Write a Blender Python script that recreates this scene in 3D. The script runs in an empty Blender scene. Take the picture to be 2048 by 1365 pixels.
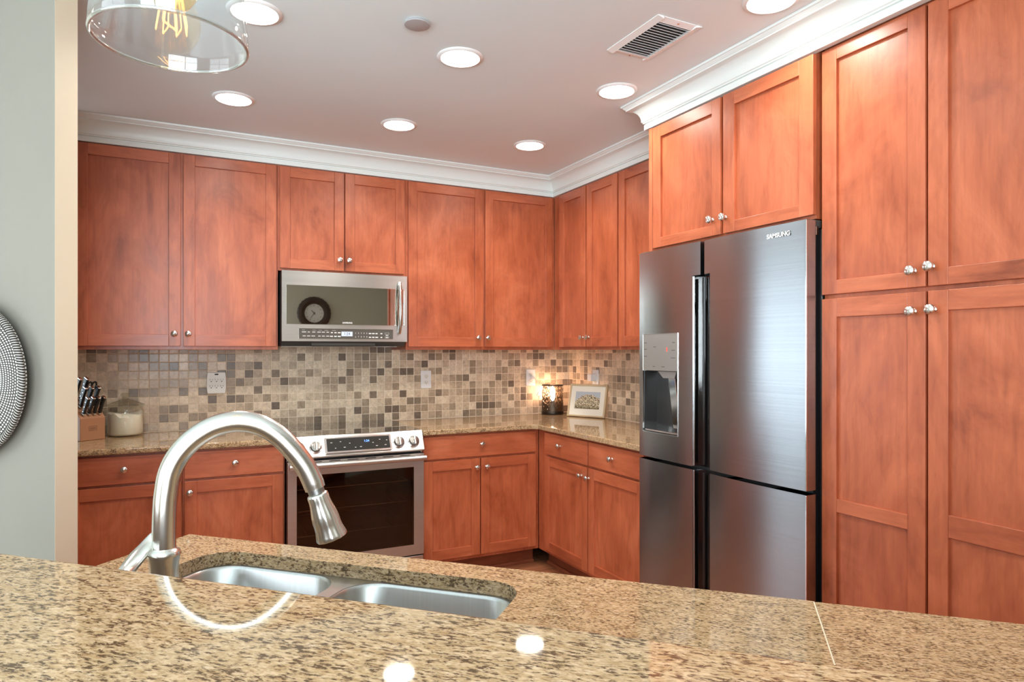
import bpy, bmesh, math, random
from mathutils import Vector, Matrix
R = math.radians
random.seed(7)
SC = bpy.context.scene
COL = SC.collection

# ------------------------------------------------------------------ camera, world, lights, exposure
cam_d = bpy.data.cameras.new('camera')
cam = bpy.data.objects.new('camera', cam_d); COL.objects.link(cam)
cam.location = (-2.7157, -4.387, 1.3871)
cam.rotation_euler = (R(90), 0, -R(26.858))
cam_d.sensor_width = 36.0; cam_d.sensor_fit = 'HORIZONTAL'
cam_d.lens = 36.0 * 1332.29 / 2048
cam_d.shift_y = (701.46 - 682.5) / 2048
cam_d.clip_start = 0.02
SC.camera = cam
SC.view_settings.view_transform = 'Standard'
SC.view_settings.look = 'None'
SC.view_settings.gamma = 1.0
SC.view_settings.use_curve_mapping = False
SC.view_settings.exposure = 0.07
SC.cycles.use_denoising = True
SC.cycles.max_bounces = 10
SC.cycles.diffuse_bounces = 5
SC.cycles.glossy_bounces = 5
SC.cycles.transmission_bounces = 10
SC.cycles.transparent_max_bounces = 12
SC.cycles.caustics_reflective = False
SC.cycles.caustics_refractive = False
SC.cycles.sample_clamp_indirect = 6.0

LAMP_POWER = 4.9       # watts of each recessed lamp's beam; its lens glows as well
DAY_POWER = 1.0        # scale of the daylight
world = bpy.data.worlds.new('sky'); SC.world = world
world.use_nodes = True
wn = world.node_tree
bg = wn.nodes['Background']
bg.inputs[0].default_value = (0.75, 0.87, 1.0, 1); bg.inputs[1].default_value = 2.0

def area(name, loc, rot, sx, sy, power, color):
    l = bpy.data.lights.new(name, 'AREA'); l.shape = 'RECTANGLE'; l.size = sx; l.size_y = sy
    l.energy = power; l.color = color
    o = bpy.data.objects.new(name, l); COL.objects.link(o); o.location = loc; o.rotation_euler = rot
    return o
# daylight just outside the panes of the windows
area('daylight_side_room', (-6.82, 1.5, 1.3), (0, -R(90), 0), 2.2, 2.9, 52 * DAY_POWER, (0.78, 0.90, 1.0))
area('daylight_west', (-6.82, -4.2, 1.35), (0, -R(90), 0), 2.1, 2.9, 95 * DAY_POWER, (0.82, 0.92, 1.0))
area('daylight_south', (-3.9, -6.72, 1.35), (R(90), 0, 0), 3.0, 2.1, 350 * DAY_POWER, (0.84, 0.93, 1.0))

# ------------------------------------------------------------------ materials
MATS = {}
def mat(name):
    m = bpy.data.materials.new(name); m.use_nodes = True
    nt = m.node_tree
    b = nt.nodes['Principled BSDF']
    MATS[name] = m
    return m, nt, b
def setp(b, **k):
    for kk, v in k.items():
        key = {'color': 'Base Color', 'rough': 'Roughness', 'metal': 'Metallic', 'spec': 'Specular IOR Level', 'coat': 'Coat Weight',
               'coatr': 'Coat Roughness', 'trans': 'Transmission Weight', 'ior': 'IOR', 'emit': 'Emission Color', 'es': 'Emission Strength',
               'aniso': 'Anisotropic', 'alpha': 'Alpha'}[kk]
        if kk in ('color', 'emit') and len(v) == 3: v = (*v, 1)
        b.inputs[key].default_value = v
def N(nt, t, **k):
    n = nt.nodes.new(t)
    for kk, v in k.items(): setattr(n, kk, v)
    return n
def L(nt, a, ao, b, bi): nt.links.new(a.outputs[ao], b.inputs[bi])
def simple(name, color, rough=.5, metal=0, **k):
    m, nt, b = mat(name); setp(b, color=color, rough=rough, metal=metal, **k); return m
def coords(nt, scale=(1, 1, 1), rnd=True, rot=(0, 0, 0)):
    tc = N(nt, 'ShaderNodeTexCoord')
    mp = N(nt, 'ShaderNodeMapping'); mp.inputs['Scale'].default_value = scale; mp.inputs['Rotation'].default_value = rot
    if rnd:
        oi = N(nt, 'ShaderNodeObjectInfo')
        ad = N(nt, 'ShaderNodeVectorMath', operation='MULTIPLY_ADD')
        L(nt, oi, 'Random', ad, 0); ad.inputs[1].default_value = (13.1, 7.7, 17.3); L(nt, tc, 'Object', ad, 2)
        L(nt, ad, 0, mp, 'Vector')
    else:
        L(nt, tc, 'Object', mp, 'Vector')
    return mp
def noise(nt, vec, scale, detail=4, rough=.55, dist=0):
    n = N(nt, 'ShaderNodeTexNoise'); n.inputs['Scale'].default_value = scale; n.inputs['Detail'].default_value = detail
    n.inputs['Roughness'].default_value = rough; n.inputs['Distortion'].default_value = dist
    L(nt, vec, 0, n, 'Vector'); return n
def ramp(nt, src, so, stops, interp='LINEAR'):
    r = N(nt, 'ShaderNodeValToRGB'); r.color_ramp.interpolation = interp
    el = r.color_ramp.elements
    while len(el) < len(stops): el.new(.5)
    for e, (p, c) in zip(el, stops):
        e.position = p; e.color = (*c, 1) if len(c) == 3 else c
    L(nt, src, so, r, 'Fac'); return r
def mix(nt, fac, a, b, mode='MIX'):
    m = N(nt, 'ShaderNodeMix', data_type='RGBA', blend_type=mode)
    if isinstance(fac, tuple): L(nt, fac[0], fac[1], m, 'Factor')
    else: m.inputs['Factor'].default_value = fac
    for i, x in ((6, a), (7, b)):
        if isinstance(x, tuple) and not isinstance(x[0], (int, float)): nt.links.new(x[0].outputs[x[1]], m.inputs[i])
        else: m.inputs[i].default_value = (*x, 1)
    return m

def wood_mat(name, horiz=False, tint=1.0):
    m, nt, b = mat(name)
    big = coords(nt, (1.0, 1.0, .55) if not horiz else (.45, 1, 1.1))
    fine = coords(nt, (1, 1, .06) if not horiz else (.06, 1, 1))
    n1 = noise(nt, big, 4.2, 6, .62, .9)
    n2 = noise(nt, fine, 60, 4, .6, .6)
    n3 = noise(nt, coords(nt, (1, 1, .25) if not horiz else (.25, 1, 1)), 14, 5, .6, 1.6)
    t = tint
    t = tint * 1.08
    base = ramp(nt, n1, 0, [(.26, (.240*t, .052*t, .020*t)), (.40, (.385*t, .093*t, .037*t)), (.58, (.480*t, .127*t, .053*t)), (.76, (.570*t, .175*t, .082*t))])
    gr = ramp(nt, n2, 0, [(.30, (.86, .83, .81)), (.62, (1.04, 1.04, 1.04))])
    bl = ramp(nt, n3, 0, [(.30, (.80, .73, .70)), (.50, (1.0, 1.0, 1.0)), (.75, (1.06, 1.08, 1.10))])
    a = mix(nt, .85, (base, 0), (gr, 0), 'MULTIPLY')
    c = mix(nt, .8, (a, 2), (bl, 0), 'MULTIPLY')
    L(nt, c, 2, b, 'Base Color')
    rr = ramp(nt, n1, 0, [(.3, (.30,)*3), (.7, (.42,)*3)])
    L(nt, rr, 0, b, 'Roughness')
    setp(b, spec=.5, coat=.25, coatr=.3)
    bp = N(nt, 'ShaderNodeBump'); bp.inputs['Strength'].default_value = .06; bp.inputs['Distance'].default_value = .002
    L(nt, n2, 0, bp, 'Height'); L(nt, bp, 0, b, 'Normal')
    return m
WV = wood_mat('stained_maple_vertical'); WH = wood_mat('stained_maple_horizontal', True)
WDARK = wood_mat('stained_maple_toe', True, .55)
WOODS = [WV, WH, WDARK]

def granite_mat(name, sc=1.0, rot=0.0, rough=.045):
    m, nt, b = mat(name)
    v = coords(nt, (.50*sc, 1.25*sc, 1.0*sc), False, (0, 0, rot))
    n1 = noise(nt, v, 235, 4, .62, .35)
    n2 = noise(nt, v, 105, 4, .62, .3)
    n3 = noise(nt, v, 40, 3, .55, .2)
    n4 = noise(nt, v, 320, 3, .6, .2)
    base = ramp(nt, n2, 0, [(.28, (.40, .245, .118)), (.45, (.52, .36, .20)), (.62, (.63, .45, .28)), (.80, (.60, .495, .38))])
    fine = ramp(nt, n4, 0, [(.36, (.72, .66, .58)), (.56, (1.05, 1.05, 1.05))])
    c1 = mix(nt, .8, (base, 0), (fine, 0), 'MULTIPLY')
    # dark mica dashes; more of them where n3 is high
    add = N(nt, 'ShaderNodeMath', operation='MULTIPLY_ADD'); L(nt, n3, 0, add, 0); add.inputs[1].default_value = .30; L(nt, n1, 0, add, 2)
    dk = ramp(nt, add, 0, [(.700, (0, 0, 0)), (.745, (1, 1, 1))])
    c2 = mix(nt, (dk, 0), (c1, 2), (.026, .018, .014))
    dk2 = ramp(nt, add, 0, [(.62, (0, 0, 0)), (.690, (.5, .5, .5))])
    c3 = mix(nt, (dk2, 0), (c2, 2), (.20, .12, .06))
    L(nt, c3, 2, b, 'Base Color')
    setp(b, rough=rough, spec=.36)
    return m
GR = granite_mat('granite'); GRB = granite_mat('granite_back', 1.25)

def tile_mat(name, xphase, zphase, pitch=(.0515, .0503)):
    m, nt, b = mat(name)
    tc = N(nt, 'ShaderNodeTexCoord')
    ad = N(nt, 'ShaderNodeVectorMath', operation='SUBTRACT'); L(nt, tc, 'Object', ad, 0); ad.inputs[1].default_value = (xphase, 0, zphase)
    dv = N(nt, 'ShaderNodeVectorMath', operation='DIVIDE'); L(nt, ad, 0, dv, 0); dv.inputs[1].default_value = (pitch[0], 1e6, pitch[1])
    fl = N(nt, 'ShaderNodeVectorMath', operation='FLOOR'); L(nt, dv, 0, fl, 0)
    fr = N(nt, 'ShaderNodeVectorMath', operation='FRACTION'); L(nt, dv, 0, fr, 0)
    wnz = N(nt, 'ShaderNodeTexWhiteNoise', noise_dimensions='3D'); L(nt, fl, 0, wnz, 'Vector')
    colr = ramp(nt, wnz, 'Value', [(0, (.72, .575, .41)), (.20, (.80, .65, .475)), (.38, (.62, .485, .345)), (.56, (.50, .385, .27)), (.72, (.40, .305, .21)), (.85, (.27, .205, .145)), (.95, (.20, .15, .11))], 'CONSTANT')
    nz = noise(nt, coords(nt, (1, 1, 1), False), 55, 5, .65, .8)
    mot = ramp(nt, nz, 0, [(.32, (.70, .68, .66)), (.62, (1.15, 1.15, 1.15))])
    c = mix(nt, .8, (colr, 0), (mot, 0), 'MULTIPLY')
    sx = N(nt, 'ShaderNodeSeparateXYZ'); L(nt, fr, 0, sx, 0)
    def edge(o):
        s = N(nt, 'ShaderNodeMath', operation='SUBTRACT'); L(nt, sx, o, s, 0); s.inputs[1].default_value = .5
        a = N(nt, 'ShaderNodeMath', operation='ABSOLUTE'); L(nt, s, 0, a, 0); return a
    mx = N(nt, 'ShaderNodeMath', operation='MAXIMUM'); L(nt, edge(0), 0, mx, 0); L(nt, edge(2), 0, mx, 1)
    g = ramp(nt, mx, 0, [(.462, (0, 0, 0)), (.475, (1, 1, 1))])
    c2 = mix(nt, (g, 0), (c, 2), (.82, .68, .51))
    L(nt, c2, 2, b, 'Base Color')
    rr = ramp(nt, g, 0, [(0, (.28,)*3), (1, (.8,)*3)]); L(nt, rr, 0, b, 'Roughness')
    hh = ramp(nt, mx, 0, [(.43, (1, 1, 1)), (.475, (0, 0, 0))])
    hs = N(nt, 'ShaderNodeMath', operation='MULTIPLY_ADD'); L(nt, nz, 0, hs, 0); hs.inputs[1].default_value = .25; L(nt, hh, 0, hs, 2)
    bp = N(nt, 'ShaderNodeBump'); bp.inputs['Strength'].default_value = .5; bp.inputs['Distance'].default_value = .002
    L(nt, hs, 0, bp, 'Height'); L(nt, bp, 0, b, 'Normal')
    return m
TB = tile_mat('slate_mosaic_back', -.016, 1.369); TR = tile_mat('slate_mosaic_right', .012, 1.369)

def steel_mat(name, color, rough, horiz=True, aniso=.75):
    # brushed along the width (or the height), so highlights smear across the brushing
    m, nt, b = mat(name)
    v = coords(nt, (.3, 1, 60) if horiz else (60, 1, .3), False)
    n = noise(nt, v, 3, 3, .5)
    cc = ramp(nt, n, 0, [(.3, tuple(x*.96 for x in color)), (.7, tuple(x*1.04 for x in color))]); L(nt, cc, 0, b, 'Base Color')
    tv = N(nt, 'ShaderNodeVectorTransform', vector_type='VECTOR', convert_from='OBJECT', convert_to='WORLD')
    tv.inputs[0].default_value = (0, 0, 1) if horiz else (1, 0, 0)
    L(nt, tv, 0, b, 'Tangent')
    setp(b, metal=1.0, rough=rough, aniso=aniso)
    return m
STEEL = steel_mat('brushed_steel', (.60, .59, .57), .30)
FSTEEL = steel_mat('brushed_black_steel', (.40, .41, .42), .24)
SINKST = steel_mat('satin_sink_steel', (.50, .50, .49), .30, False, .4)
NICKEL = simple('brushed_nickel', (.70, .68, .64), .22, 1.0)
CHROME = simple('polished_chrome', (.85, .84, .82), .10, 1.0)
KNOBM = simple('satin_nickel_knob', (.80, .78, .74), .20, 1.0)
BLACK = simple('black_plastic', (.012, .012, .013), .35)
GLOSSB = simple('gloss_black', (.010, .009, .009), .06)
DGREY = simple('dark_grey_plastic', (.07, .065, .06), .4)
SIDEF = simple('fridge_side_enamel', (.10, .085, .08), .3, .6)
MIRROR = simple('dark_mirrored_glass', (.52, .50, .45), .015, 1.0)
PANELG = simple('control_panel_grey', (.10, .09, .075), .25)
COOK = simple('black_ceramic_glass', (.012, .011, .010), .03, 0, spec=.9, coat=1.0, coatr=.02)
DISPG = simple('display_black', (.025, .025, .022), .12)
LCD = simple('display_lit', (.3, .32, .36), .3, 0, emit=(.55, .62, .85), es=.8)
BLUE = simple('blue_digits', (.05, .1, .4), .4, 0, emit=(.15, .35, 1.0), es=3.0)
LEDR = simple('red_led', (.4, .02, .02), .4, 0, emit=(1, .05, .03), es=2.0)
INK = simple('white_print', (.80, .80, .78), .5)
DINK = simple('dark_print', (.10, .10, .10), .5)
WHITEP = simple('white_plastic', (.80, .77, .70), .35)
WHITEB = simple('bright_white_plastic', (.85, .84, .82), .3)
SLOT = simple('slot_dark', (.03, .025, .02), .6)
SILVERP = simple('dispenser_panel_silver', (.42, .41, .38), .3, .7)
RACKM = simple('rack_wire', (.75, .72, .66), .25, 1.0)
OVENIN = simple('oven_enamel', (.11, .065, .042), .45)
def bumpy(name, color, rough, sc, st, amt=.06):
    m, nt, b = mat(name); v = coords(nt, (1, 1, 1), False)
    n = noise(nt, v, sc, 4); n2 = noise(nt, v, 1.3, 3)
    c = ramp(nt, n2, 0, [(.3, tuple(x*(1-amt) for x in color)), (.7, tuple(min(1, x*(1+amt)) for x in color))])
    L(nt, c, 0, b, 'Base Color'); setp(b, rough=rough)
    bp = N(nt, 'ShaderNodeBump'); bp.inputs['Strength'].default_value = st; bp.inputs['Distance'].default_value = .001
    L(nt, n, 0, bp, 'Height'); L(nt, bp, 0, b, 'Normal'); return m
CEIL = bumpy('ceiling_paint', (.79, .87, .885), .8, 180, .1, .03)
WALLP = bumpy('wall_paint_sage_grey', (.250, .230, .192), .7, 200, .12, .03)
WALLO = bumpy('wall_paint_beige', (.58, .54, .46), .8, 200, .1, .03)
TRIMP = simple('trim_paint_cream', (.79, .84, .815), .38)
JAMB_LIT = simple('wall_end_warm_lit', (.55, .455, .335), .55)  # same wall's end, its beige holding the warm glow of the kitchen lamps
def floor_mat():
    m, nt, b = mat('floor_wood_planks')
    v = coords(nt, (1, 1, 1), False)
    br = N(nt, 'ShaderNodeTexBrick'); L(nt, v, 0, br, 'Vector')
    br.inputs['Color1'].default_value = (.40, .155, .075, 1); br.inputs['Color2'].default_value = (.32, .115, .055, 1); br.inputs['Mortar'].default_value = (.05, .02, .01, 1)
    br.inputs['Scale'].default_value = 1; br.inputs['Mortar Size'].default_value = .002; br.inputs['Brick Width'].default_value = 1.1; br.inputs['Row Height'].default_value = .09
    n = noise(nt, coords(nt, (.08, 1, 1), False), 40, 4)
    g = ramp(nt, n, 0, [(.3, (.7, .7, .7)), (.7, (1.1, 1.1, 1.1))])
    c = mix(nt, .8, (br, 'Color'), (g, 0), 'MULTIPLY'); L(nt, c, 2, b, 'Base Color'); setp(b, rough=.25)
    return m
FLOOR = floor_mat()
def glass(name, color=(1, 1, 1), rough=0.0, ior=1.45):
    m, nt, b = mat(name); setp(b, color=color, rough=rough, trans=1.0, ior=ior); return m
CLEAR = None
def tinted(name, tint, gl=.75, rough=.03):
    # a thin pane: clear straight on, more mirror-like at a glance
    m, nt, b = mat(name); nt.nodes.remove(b)
    t = N(nt, 'ShaderNodeBsdfTransparent'); t.inputs[0].default_value = (*tint, 1)
    g = N(nt, 'ShaderNodeBsdfGlossy'); g.inputs['Roughness'].default_value = rough; g.inputs[0].default_value = (.95, .94, .92, 1)
    lw = N(nt, 'ShaderNodeLayerWeight'); lw.inputs[0].default_value = .5
    pw = N(nt, 'ShaderNodeMath', operation='POWER'); L(nt, lw, 'Facing', pw, 0); pw.inputs[1].default_value = 3.2
    ma = N(nt, 'ShaderNodeMath', operation='MULTIPLY_ADD'); L(nt, pw, 0, ma, 0); ma.inputs[1].default_value = gl; ma.inputs[2].default_value = .05
    ms = N(nt, 'ShaderNodeMixShader'); L(nt, ma, 0, ms, 0); L(nt, t, 0, ms, 1); L(nt, g, 0, ms, 2)
    L(nt, ms, 0, nt.nodes['Material Output'], 'Surface'); return m
OVENG = tinted('oven_window_glass', (.52, .42, .34))
PANE = tinted('window_pane_glass', (.96, .97, .97))
JARG = tinted('jar_glass', (.975, .98, .965), gl=.5, rough=.02)
LIDG = tinted('lid_glass', (.84, .85, .81), gl=.85, rough=.05)
CLEAR = tinted('clear_glass', (.955, .965, .97), rough=.01)
def emis(name, color, s):
    m, nt, b = mat(name); setp(b, color=color, emit=color, es=s); return m
LENS = emis('lamp_lens', (1.0, .945, .86), 24.0)
FILA = emis('filament', (1.0, .60, .22), 22)
CANDLE = emis('candle_bulb_lit', (1.0, .58, .35), 115)

# ------------------------------------------------------------------ mesh builder
FR = {'W': (Vector((0, 0, 0)), 0.0), 'B': (Vector((0, 0, 0)), 0.0), 'R': (Vector((0, 0, 0)), -R(90)), 'P': (Vector((-2.682, -2.482, 0)), -R(45))}
ORG = {}
class MB:
    def __init__(s): s.bm = bmesh.new()
    def face(s, vs, mi=0):
        f = s.bm.faces.new([s.bm.verts.new(v) for v in vs]); f.material_index = mi; return f
    def box(s, x0, x1, y0, y1, z0, z1, mi=0, M=None, nx=1, nz=1):
        if x0 > x1: x0, x1 = x1, x0
        if y0 > y1: y0, y1 = y1, y0
        if z0 > z1: z0, z1 = z1, z0
        xs = [x0 + (x1 - x0) * i / nx for i in range(nx + 1)]; zs = [z0 + (z1 - z0) * i / nz for i in range(nz + 1)]
        vd = {}
        def V(i, y, k):
            key = (i, y, k)
            if key not in vd:
                p = Vector((xs[i], y, zs[k]))
                if M: p = M @ p
                vd[key] = s.bm.verts.new(p)
            return vd[key]
        fs = []
        for i in range(nx):
            for k in range(nz):
                fs.append((V(i, y0, k), V(i+1, y0, k), V(i+1, y0, k+1), V(i, y0, k+1)))
                fs.append((V(i, y1, k), V(i, y1, k+1), V(i+1, y1, k+1), V(i+1, y1, k)))
            fs.append((V(i, y0, nz), V(i+1, y0, nz), V(i+1, y1, nz), V(i, y1, nz)))
            fs.append((V(i, y0, 0), V(i, y1, 0), V(i+1, y1, 0), V(i+1, y0, 0)))
        for k in range(nz):
            fs.append((V(0, y0, k), V(0, y0, k+1), V(0, y1, k+1), V(0, y1, k)))
            fs.append((V(nx, y0, k), V(nx, y1, k), V(nx, y1, k+1), V(nx, y0, k+1)))
        for f in fs: s.bm.faces.new(f).material_index = mi
        return s
    def prism(s, poly, a0, a1, axis='x', mi=0, M=None):
        def P(u, v, a):
            p = Vector({'x': (a, u, v), 'y': (u, a, v), 'z': (u, v, a)}[axis]); return M @ p if M else p
        A = [s.bm.verts.new(P(u, v, a0)) for u, v in poly]; B = [s.bm.verts.new(P(u, v, a1)) for u, v in poly]
        n = len(poly)
        for i in range(n):
            s.bm.faces.new((A[i], A[(i+1) % n], B[(i+1) % n], B[i])).material_index = mi
        s.bm.faces.new(A[::-1]).material_index = mi; s.bm.faces.new(B).material_index = mi
        return s
    def lathe(s, prof, c=(0, 0, 0), seg=24, mi=0, M=None, flute=None, closed=False):
        rings = []
        for r, z in prof:
            ring = []
            for j in range(seg):
                a = 2 * math.pi * j / seg
                rr = r * (1 + (flute[1] * math.cos(a * flute[0]) if flute else 0))
                p = Vector((c[0] + rr * math.cos(a), c[1] + rr * math.sin(a), c[2] + z))
                ring.append(s.bm.verts.new(M @ p if M else p))
            rings.append(ring)
        pr = list(zip(rings[:-1], rings[1:]))
        if closed: pr.append((rings[-1], rings[0]))
        for A, B in pr:
            for j in range(seg):
                s.bm.faces.new((A[j], A[(j+1) % seg], B[(j+1) % seg], B[j])).material_index = mi
        if not closed:
            if prof[0][0] > 1e-6: s.bm.faces.new(rings[0][::-1]).material_index = mi
            if prof[-1][0] > 1e-6: s.bm.faces.new(rings[-1]).material_index = mi
        return s
    def tube(s, pts, rad, seg=12, mi=0, cap=True):
        pts = [Vector(p) for p in pts]; n = len(pts)
        if not isinstance(rad, (list, tuple)): rad = [rad] * n
        up = None; rings = []
        for i, p in enumerate(pts):
            t = (pts[min(i+1, n-1)] - pts[max(i-1, 0)]).normalized()
            if up is None:
                up = Vector((0, 0, 1)) if abs(t.z) < .9 else Vector((1, 0, 0))
            u = (up - t * up.dot(t)).normalized(); v = t.cross(u); up = u
            rr = rad[i] if isinstance(rad[i], tuple) else (rad[i], rad[i])
            rings.append([s.bm.verts.new(p + u * (rr[0] * math.cos(2*math.pi*j/seg)) + v * (rr[1] * math.sin(2*math.pi*j/seg))) for j in range(seg)])
        for A, B in zip(rings[:-1], rings[1:]):
            for j in range(seg): s.bm.faces.new((A[j], A[(j+1) % seg], B[(j+1) % seg], B[j])).material_index = mi
        if cap:
            s.bm.faces.new(rings[0][::-1]).material_index = mi; s.bm.faces.new(rings[-1]).material_index = mi
        return s
    def sweep(s, path, prof, closed=False, mi=0):
        # path: plan points (x, y); prof: (out, z), out to the right of travel
        n = len(path); rings = []
        for i, p in enumerate(path):
            p = Vector(p)
            def nrm(a, b):
                d = (Vector(b) - Vector(a)).normalized(); return Vector((d.y, -d.x))
            if i == 0: m = nrm(path[0], path[1])
            elif i == n - 1: m = nrm(path[-2], path[-1])
            else:
                a, b = nrm(path[i-1], path[i]), nrm(path[i], path[i+1]); m = (a + b) / (1 + a.dot(b))
            rings.append([s.bm.verts.new((p.x + m.x * o, p.y + m.y * o, z)) for o, z in prof])
        k = len(prof)
        for A, B in zip(rings[:-1], rings[1:]):
            for j in range(k): s.bm.faces.new((A[j], A[(j+1) % k], B[(j+1) % k], B[j])).material_index = mi
        s.bm.faces.new(rings[0]); s.bm.faces.new(rings[-1][::-1])
        return s
    def build(s, name, mats, parent=None, bev=0.0, ang=35, smooth=True, bseg=2, deform=None, org=None):
        bm = s.bm
        if deform:
            for v in bm.verts: v.co = Vector(deform(v.co))
        bmesh.ops.recalc_face_normals(bm, faces=bm.faces)
        if org is None: org = ORG.get(root_of(parent).name, Vector()) if parent else Vector()
        bmesh.ops.translate(bm, verts=bm.verts, vec=-Vector(org))
        me = bpy.data.meshes.new(name); bm.to_mesh(me); bm.free()
        if not isinstance(mats, (list, tuple)): mats = [mats]
        for m in mats: me.materials.append(m)
        if smooth:
            me.polygons.foreach_set('use_smooth', [True] * len(me.polygons)); me.set_sharp_from_angle(angle=R(ang))
        o = bpy.data.objects.new(name, me); COL.objects.link(o)
        if parent: o.parent = parent
        if bev:
            b = o.modifiers.new('edge', 'BEVEL'); b.width = bev; b.segments = bseg; b.limit_method = 'ANGLE'; b.angle_limit = R(40)
            b.harden_normals = True
        return o
def root_of(o):
    while o.parent: o = o.parent
    return o
def tag(o, label, cat, group=None, kind=None):
    o['label'] = label; o['category'] = cat
    if group: o['group'] = group
    if kind: o['kind'] = kind
    return o
def thing(name, label, cat, frame='W', org=(0, 0, 0), group=None, rz=0.0):
    """an Empty at the thing's base; parts are given in the frame's coordinates (or local ones if rz/local)"""
    T, a = FR[frame]
    o = bpy.data.objects.new(name, None); COL.objects.link(o)
    w = Matrix.Rotation(a, 3, 'Z') @ Vector(org) + T
    o.location = w; o.rotation_euler = (0, 0, a + rz); o.empty_display_size = .05
    ORG[o.name] = Vector(org)
    return tag(o, label, cat, group)
def local_thing(name, label, cat, loc, rz=0.0, group=None):
    o = bpy.data.objects.new(name, None); COL.objects.link(o)
    o.location = loc; o.rotation_euler = (0, 0, rz); ORG[o.name] = Vector((0, 0, 0))
    return tag(o, label, cat, group)
def struct(name, mb, mats, parent=None, **k):
    o = mb.build(name, mats, parent, org=k.pop('org', Vector((0, 0, 0))), **k); o['kind'] = 'structure'; return o
def text(name, s, size, m, parent, loc, rot=(R(90), 0, 0), ext=.0003, space=1.0, align='CENTER', bold=0.0):
    c = bpy.data.curves.new(name, 'FONT'); c.body = s; c.size = size; c.extrude = ext; c.align_x = align; c.align_y = 'CENTER'
    c.space_character = space; c.offset = bold
    tmp = bpy.data.objects.new('tmp_text', c); COL.objects.link(tmp)
    dg = bpy.context.evaluated_depsgraph_get()
    me = bpy.data.meshes.new_from_object(tmp.evaluated_get(dg))
    bpy.data.objects.remove(tmp); bpy.data.curves.remove(c)
    me.name = name; me.materials.clear(); me.materials.append(m)
    o = bpy.data.objects.new(name, me); COL.objects.link(o); o.parent = parent
    o.location = Vector(loc) - ORG.get(root_of(parent).name, Vector()); o.rotation_euler = rot
    return o
def rrect(x0, x1, y0, y1, r, seg=6):
    pts = []
    for cx, cy, a0 in ((x1-r, y0+r, -90), (x1-r, y1-r, 0), (x0+r, y1-r, 90), (x0+r, y0+r, 180)):
        for i in range(seg + 1):
            a = R(a0 + 90 * i / seg); pts.append((cx + r * math.cos(a), cy + r * math.sin(a)))
    return pts

ZC = 2.59
ZT = 2.4625
# ------------------------------------------------------------------ the setting
struct('floor', MB().prism([(.2, .1), (-3.9, .1), (-3.9, -1.7), (-3.0, -2.85), (-.6, -4.6), (.2, -4.6)], -.1, 0, 'z'), FLOOR)
struct('floor_bounce', MB().box(-7, .2, -6.6, 3.2, -.12, -.003), bumpy('bounce_floor_pale', (.62, .60, .55), .95, 300, .6, .05))  # unseen pale carpet, added to bounce neutral light up to the ceiling
struct('ceiling', MB().box(-7, .2, -6.6, 3.2, ZC, ZC + .1), CEIL)
wb = struct('wall_back', MB().box(-3.3, .2, 0, .12, 0, ZC), WALLO)
struct('backsplash_tile', MB().box(-3.2, 0, -.007, 0, .9, 1.42), TB, wb)
wr = struct('wall_right', MB().box(0, .12, -6.6, 0, 0, ZC), WALLO)
tr_ = struct('backsplash_tile', MB().box(.008, 1.80, -.007, 0, .9, 1.42), TR, wr); tr_.rotation_euler = (0, 0, -R(90))
struct('wall_side_room', MB().box(-3.3, -3.2, .12, 3.2, 0, ZC), WALLO)
struct('wall_far', MB().box(-7, -3.3, 3.1, 3.2, 0, ZC), WALLO)
struct('wall_partition', MB().box(-6.7, -3.97, -1.06, -.96, 0, ZC), WALLO)
def win_wall(name, wname, axis, pos, th, span, hole, zz, mtl):
    (a0, a1), (h0, h1), (z0, z1) = span, hole, zz
    mb = MB()
    def bx(u0, u1, w0, w1):
        if axis == 'x': mb.box(pos, pos + th, u0, u1, w0, w1)
        else: mb.box(u0, u1, pos, pos + th, w0, w1)
    bx(a0, h0, 0, ZC); bx(h1, a1, 0, ZC); bx(h0, h1, 0, z0); bx(h0, h1, z1, ZC)
    w = struct(name, mb, mtl)
    fm = MB(); g = MB()
    def fx(m, u0, u1, w0, w1, d0, d1):
        if axis == 'x': m.box(pos + d0, pos + d1, u0, u1, w0, w1)
        else: m.box(u0, u1, pos + d0, pos + d1, w0, w1)
    mid = (h0 + h1) / 2
    for u0, u1 in ((h0, h0 + .06), (h1 - .06, h1), (mid - .03, mid + .03)): fx(fm, u0, u1, z0, z1, .02, .08)
    for w0, w1 in ((z0, z0 + .06), (z1 - .06, z1)): fx(fm, h0, h1, w0, w1, .021, .079)
    fo = struct(wname, fm, TRIMP)
    fx(g, h0 + .02, h1 - .02, z0 + .02, z1 - .02, .045, .05)
    struct('pane', g, PANE, fo)
    return w
win_wall('wall_west', 'window_1', 'x', -6.7, .1, (-.96, 3.2), (.1, 2.95), (.2, 2.42), WALLO)
win_wall('wall_west_living', 'window_2', 'x', -6.7, .1, (-6.6, -.96), (-5.65, -2.75), (.3, 2.4), WALLO)
win_wall('wall_front', 'window_3', 'y', -6.6, .1, (-6.7, -2.0), (-5.4, -2.4), (.3, 2.4), WALLO)
struct('wall_front_clock', MB().box(-2.0, .0, -5.72, -5.6, 0, ZC), WALLO)
struct('wall_front_return', MB().box(-2.12, -2.0, -6.6, -5.6, 0, ZC), WALLO)

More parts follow.
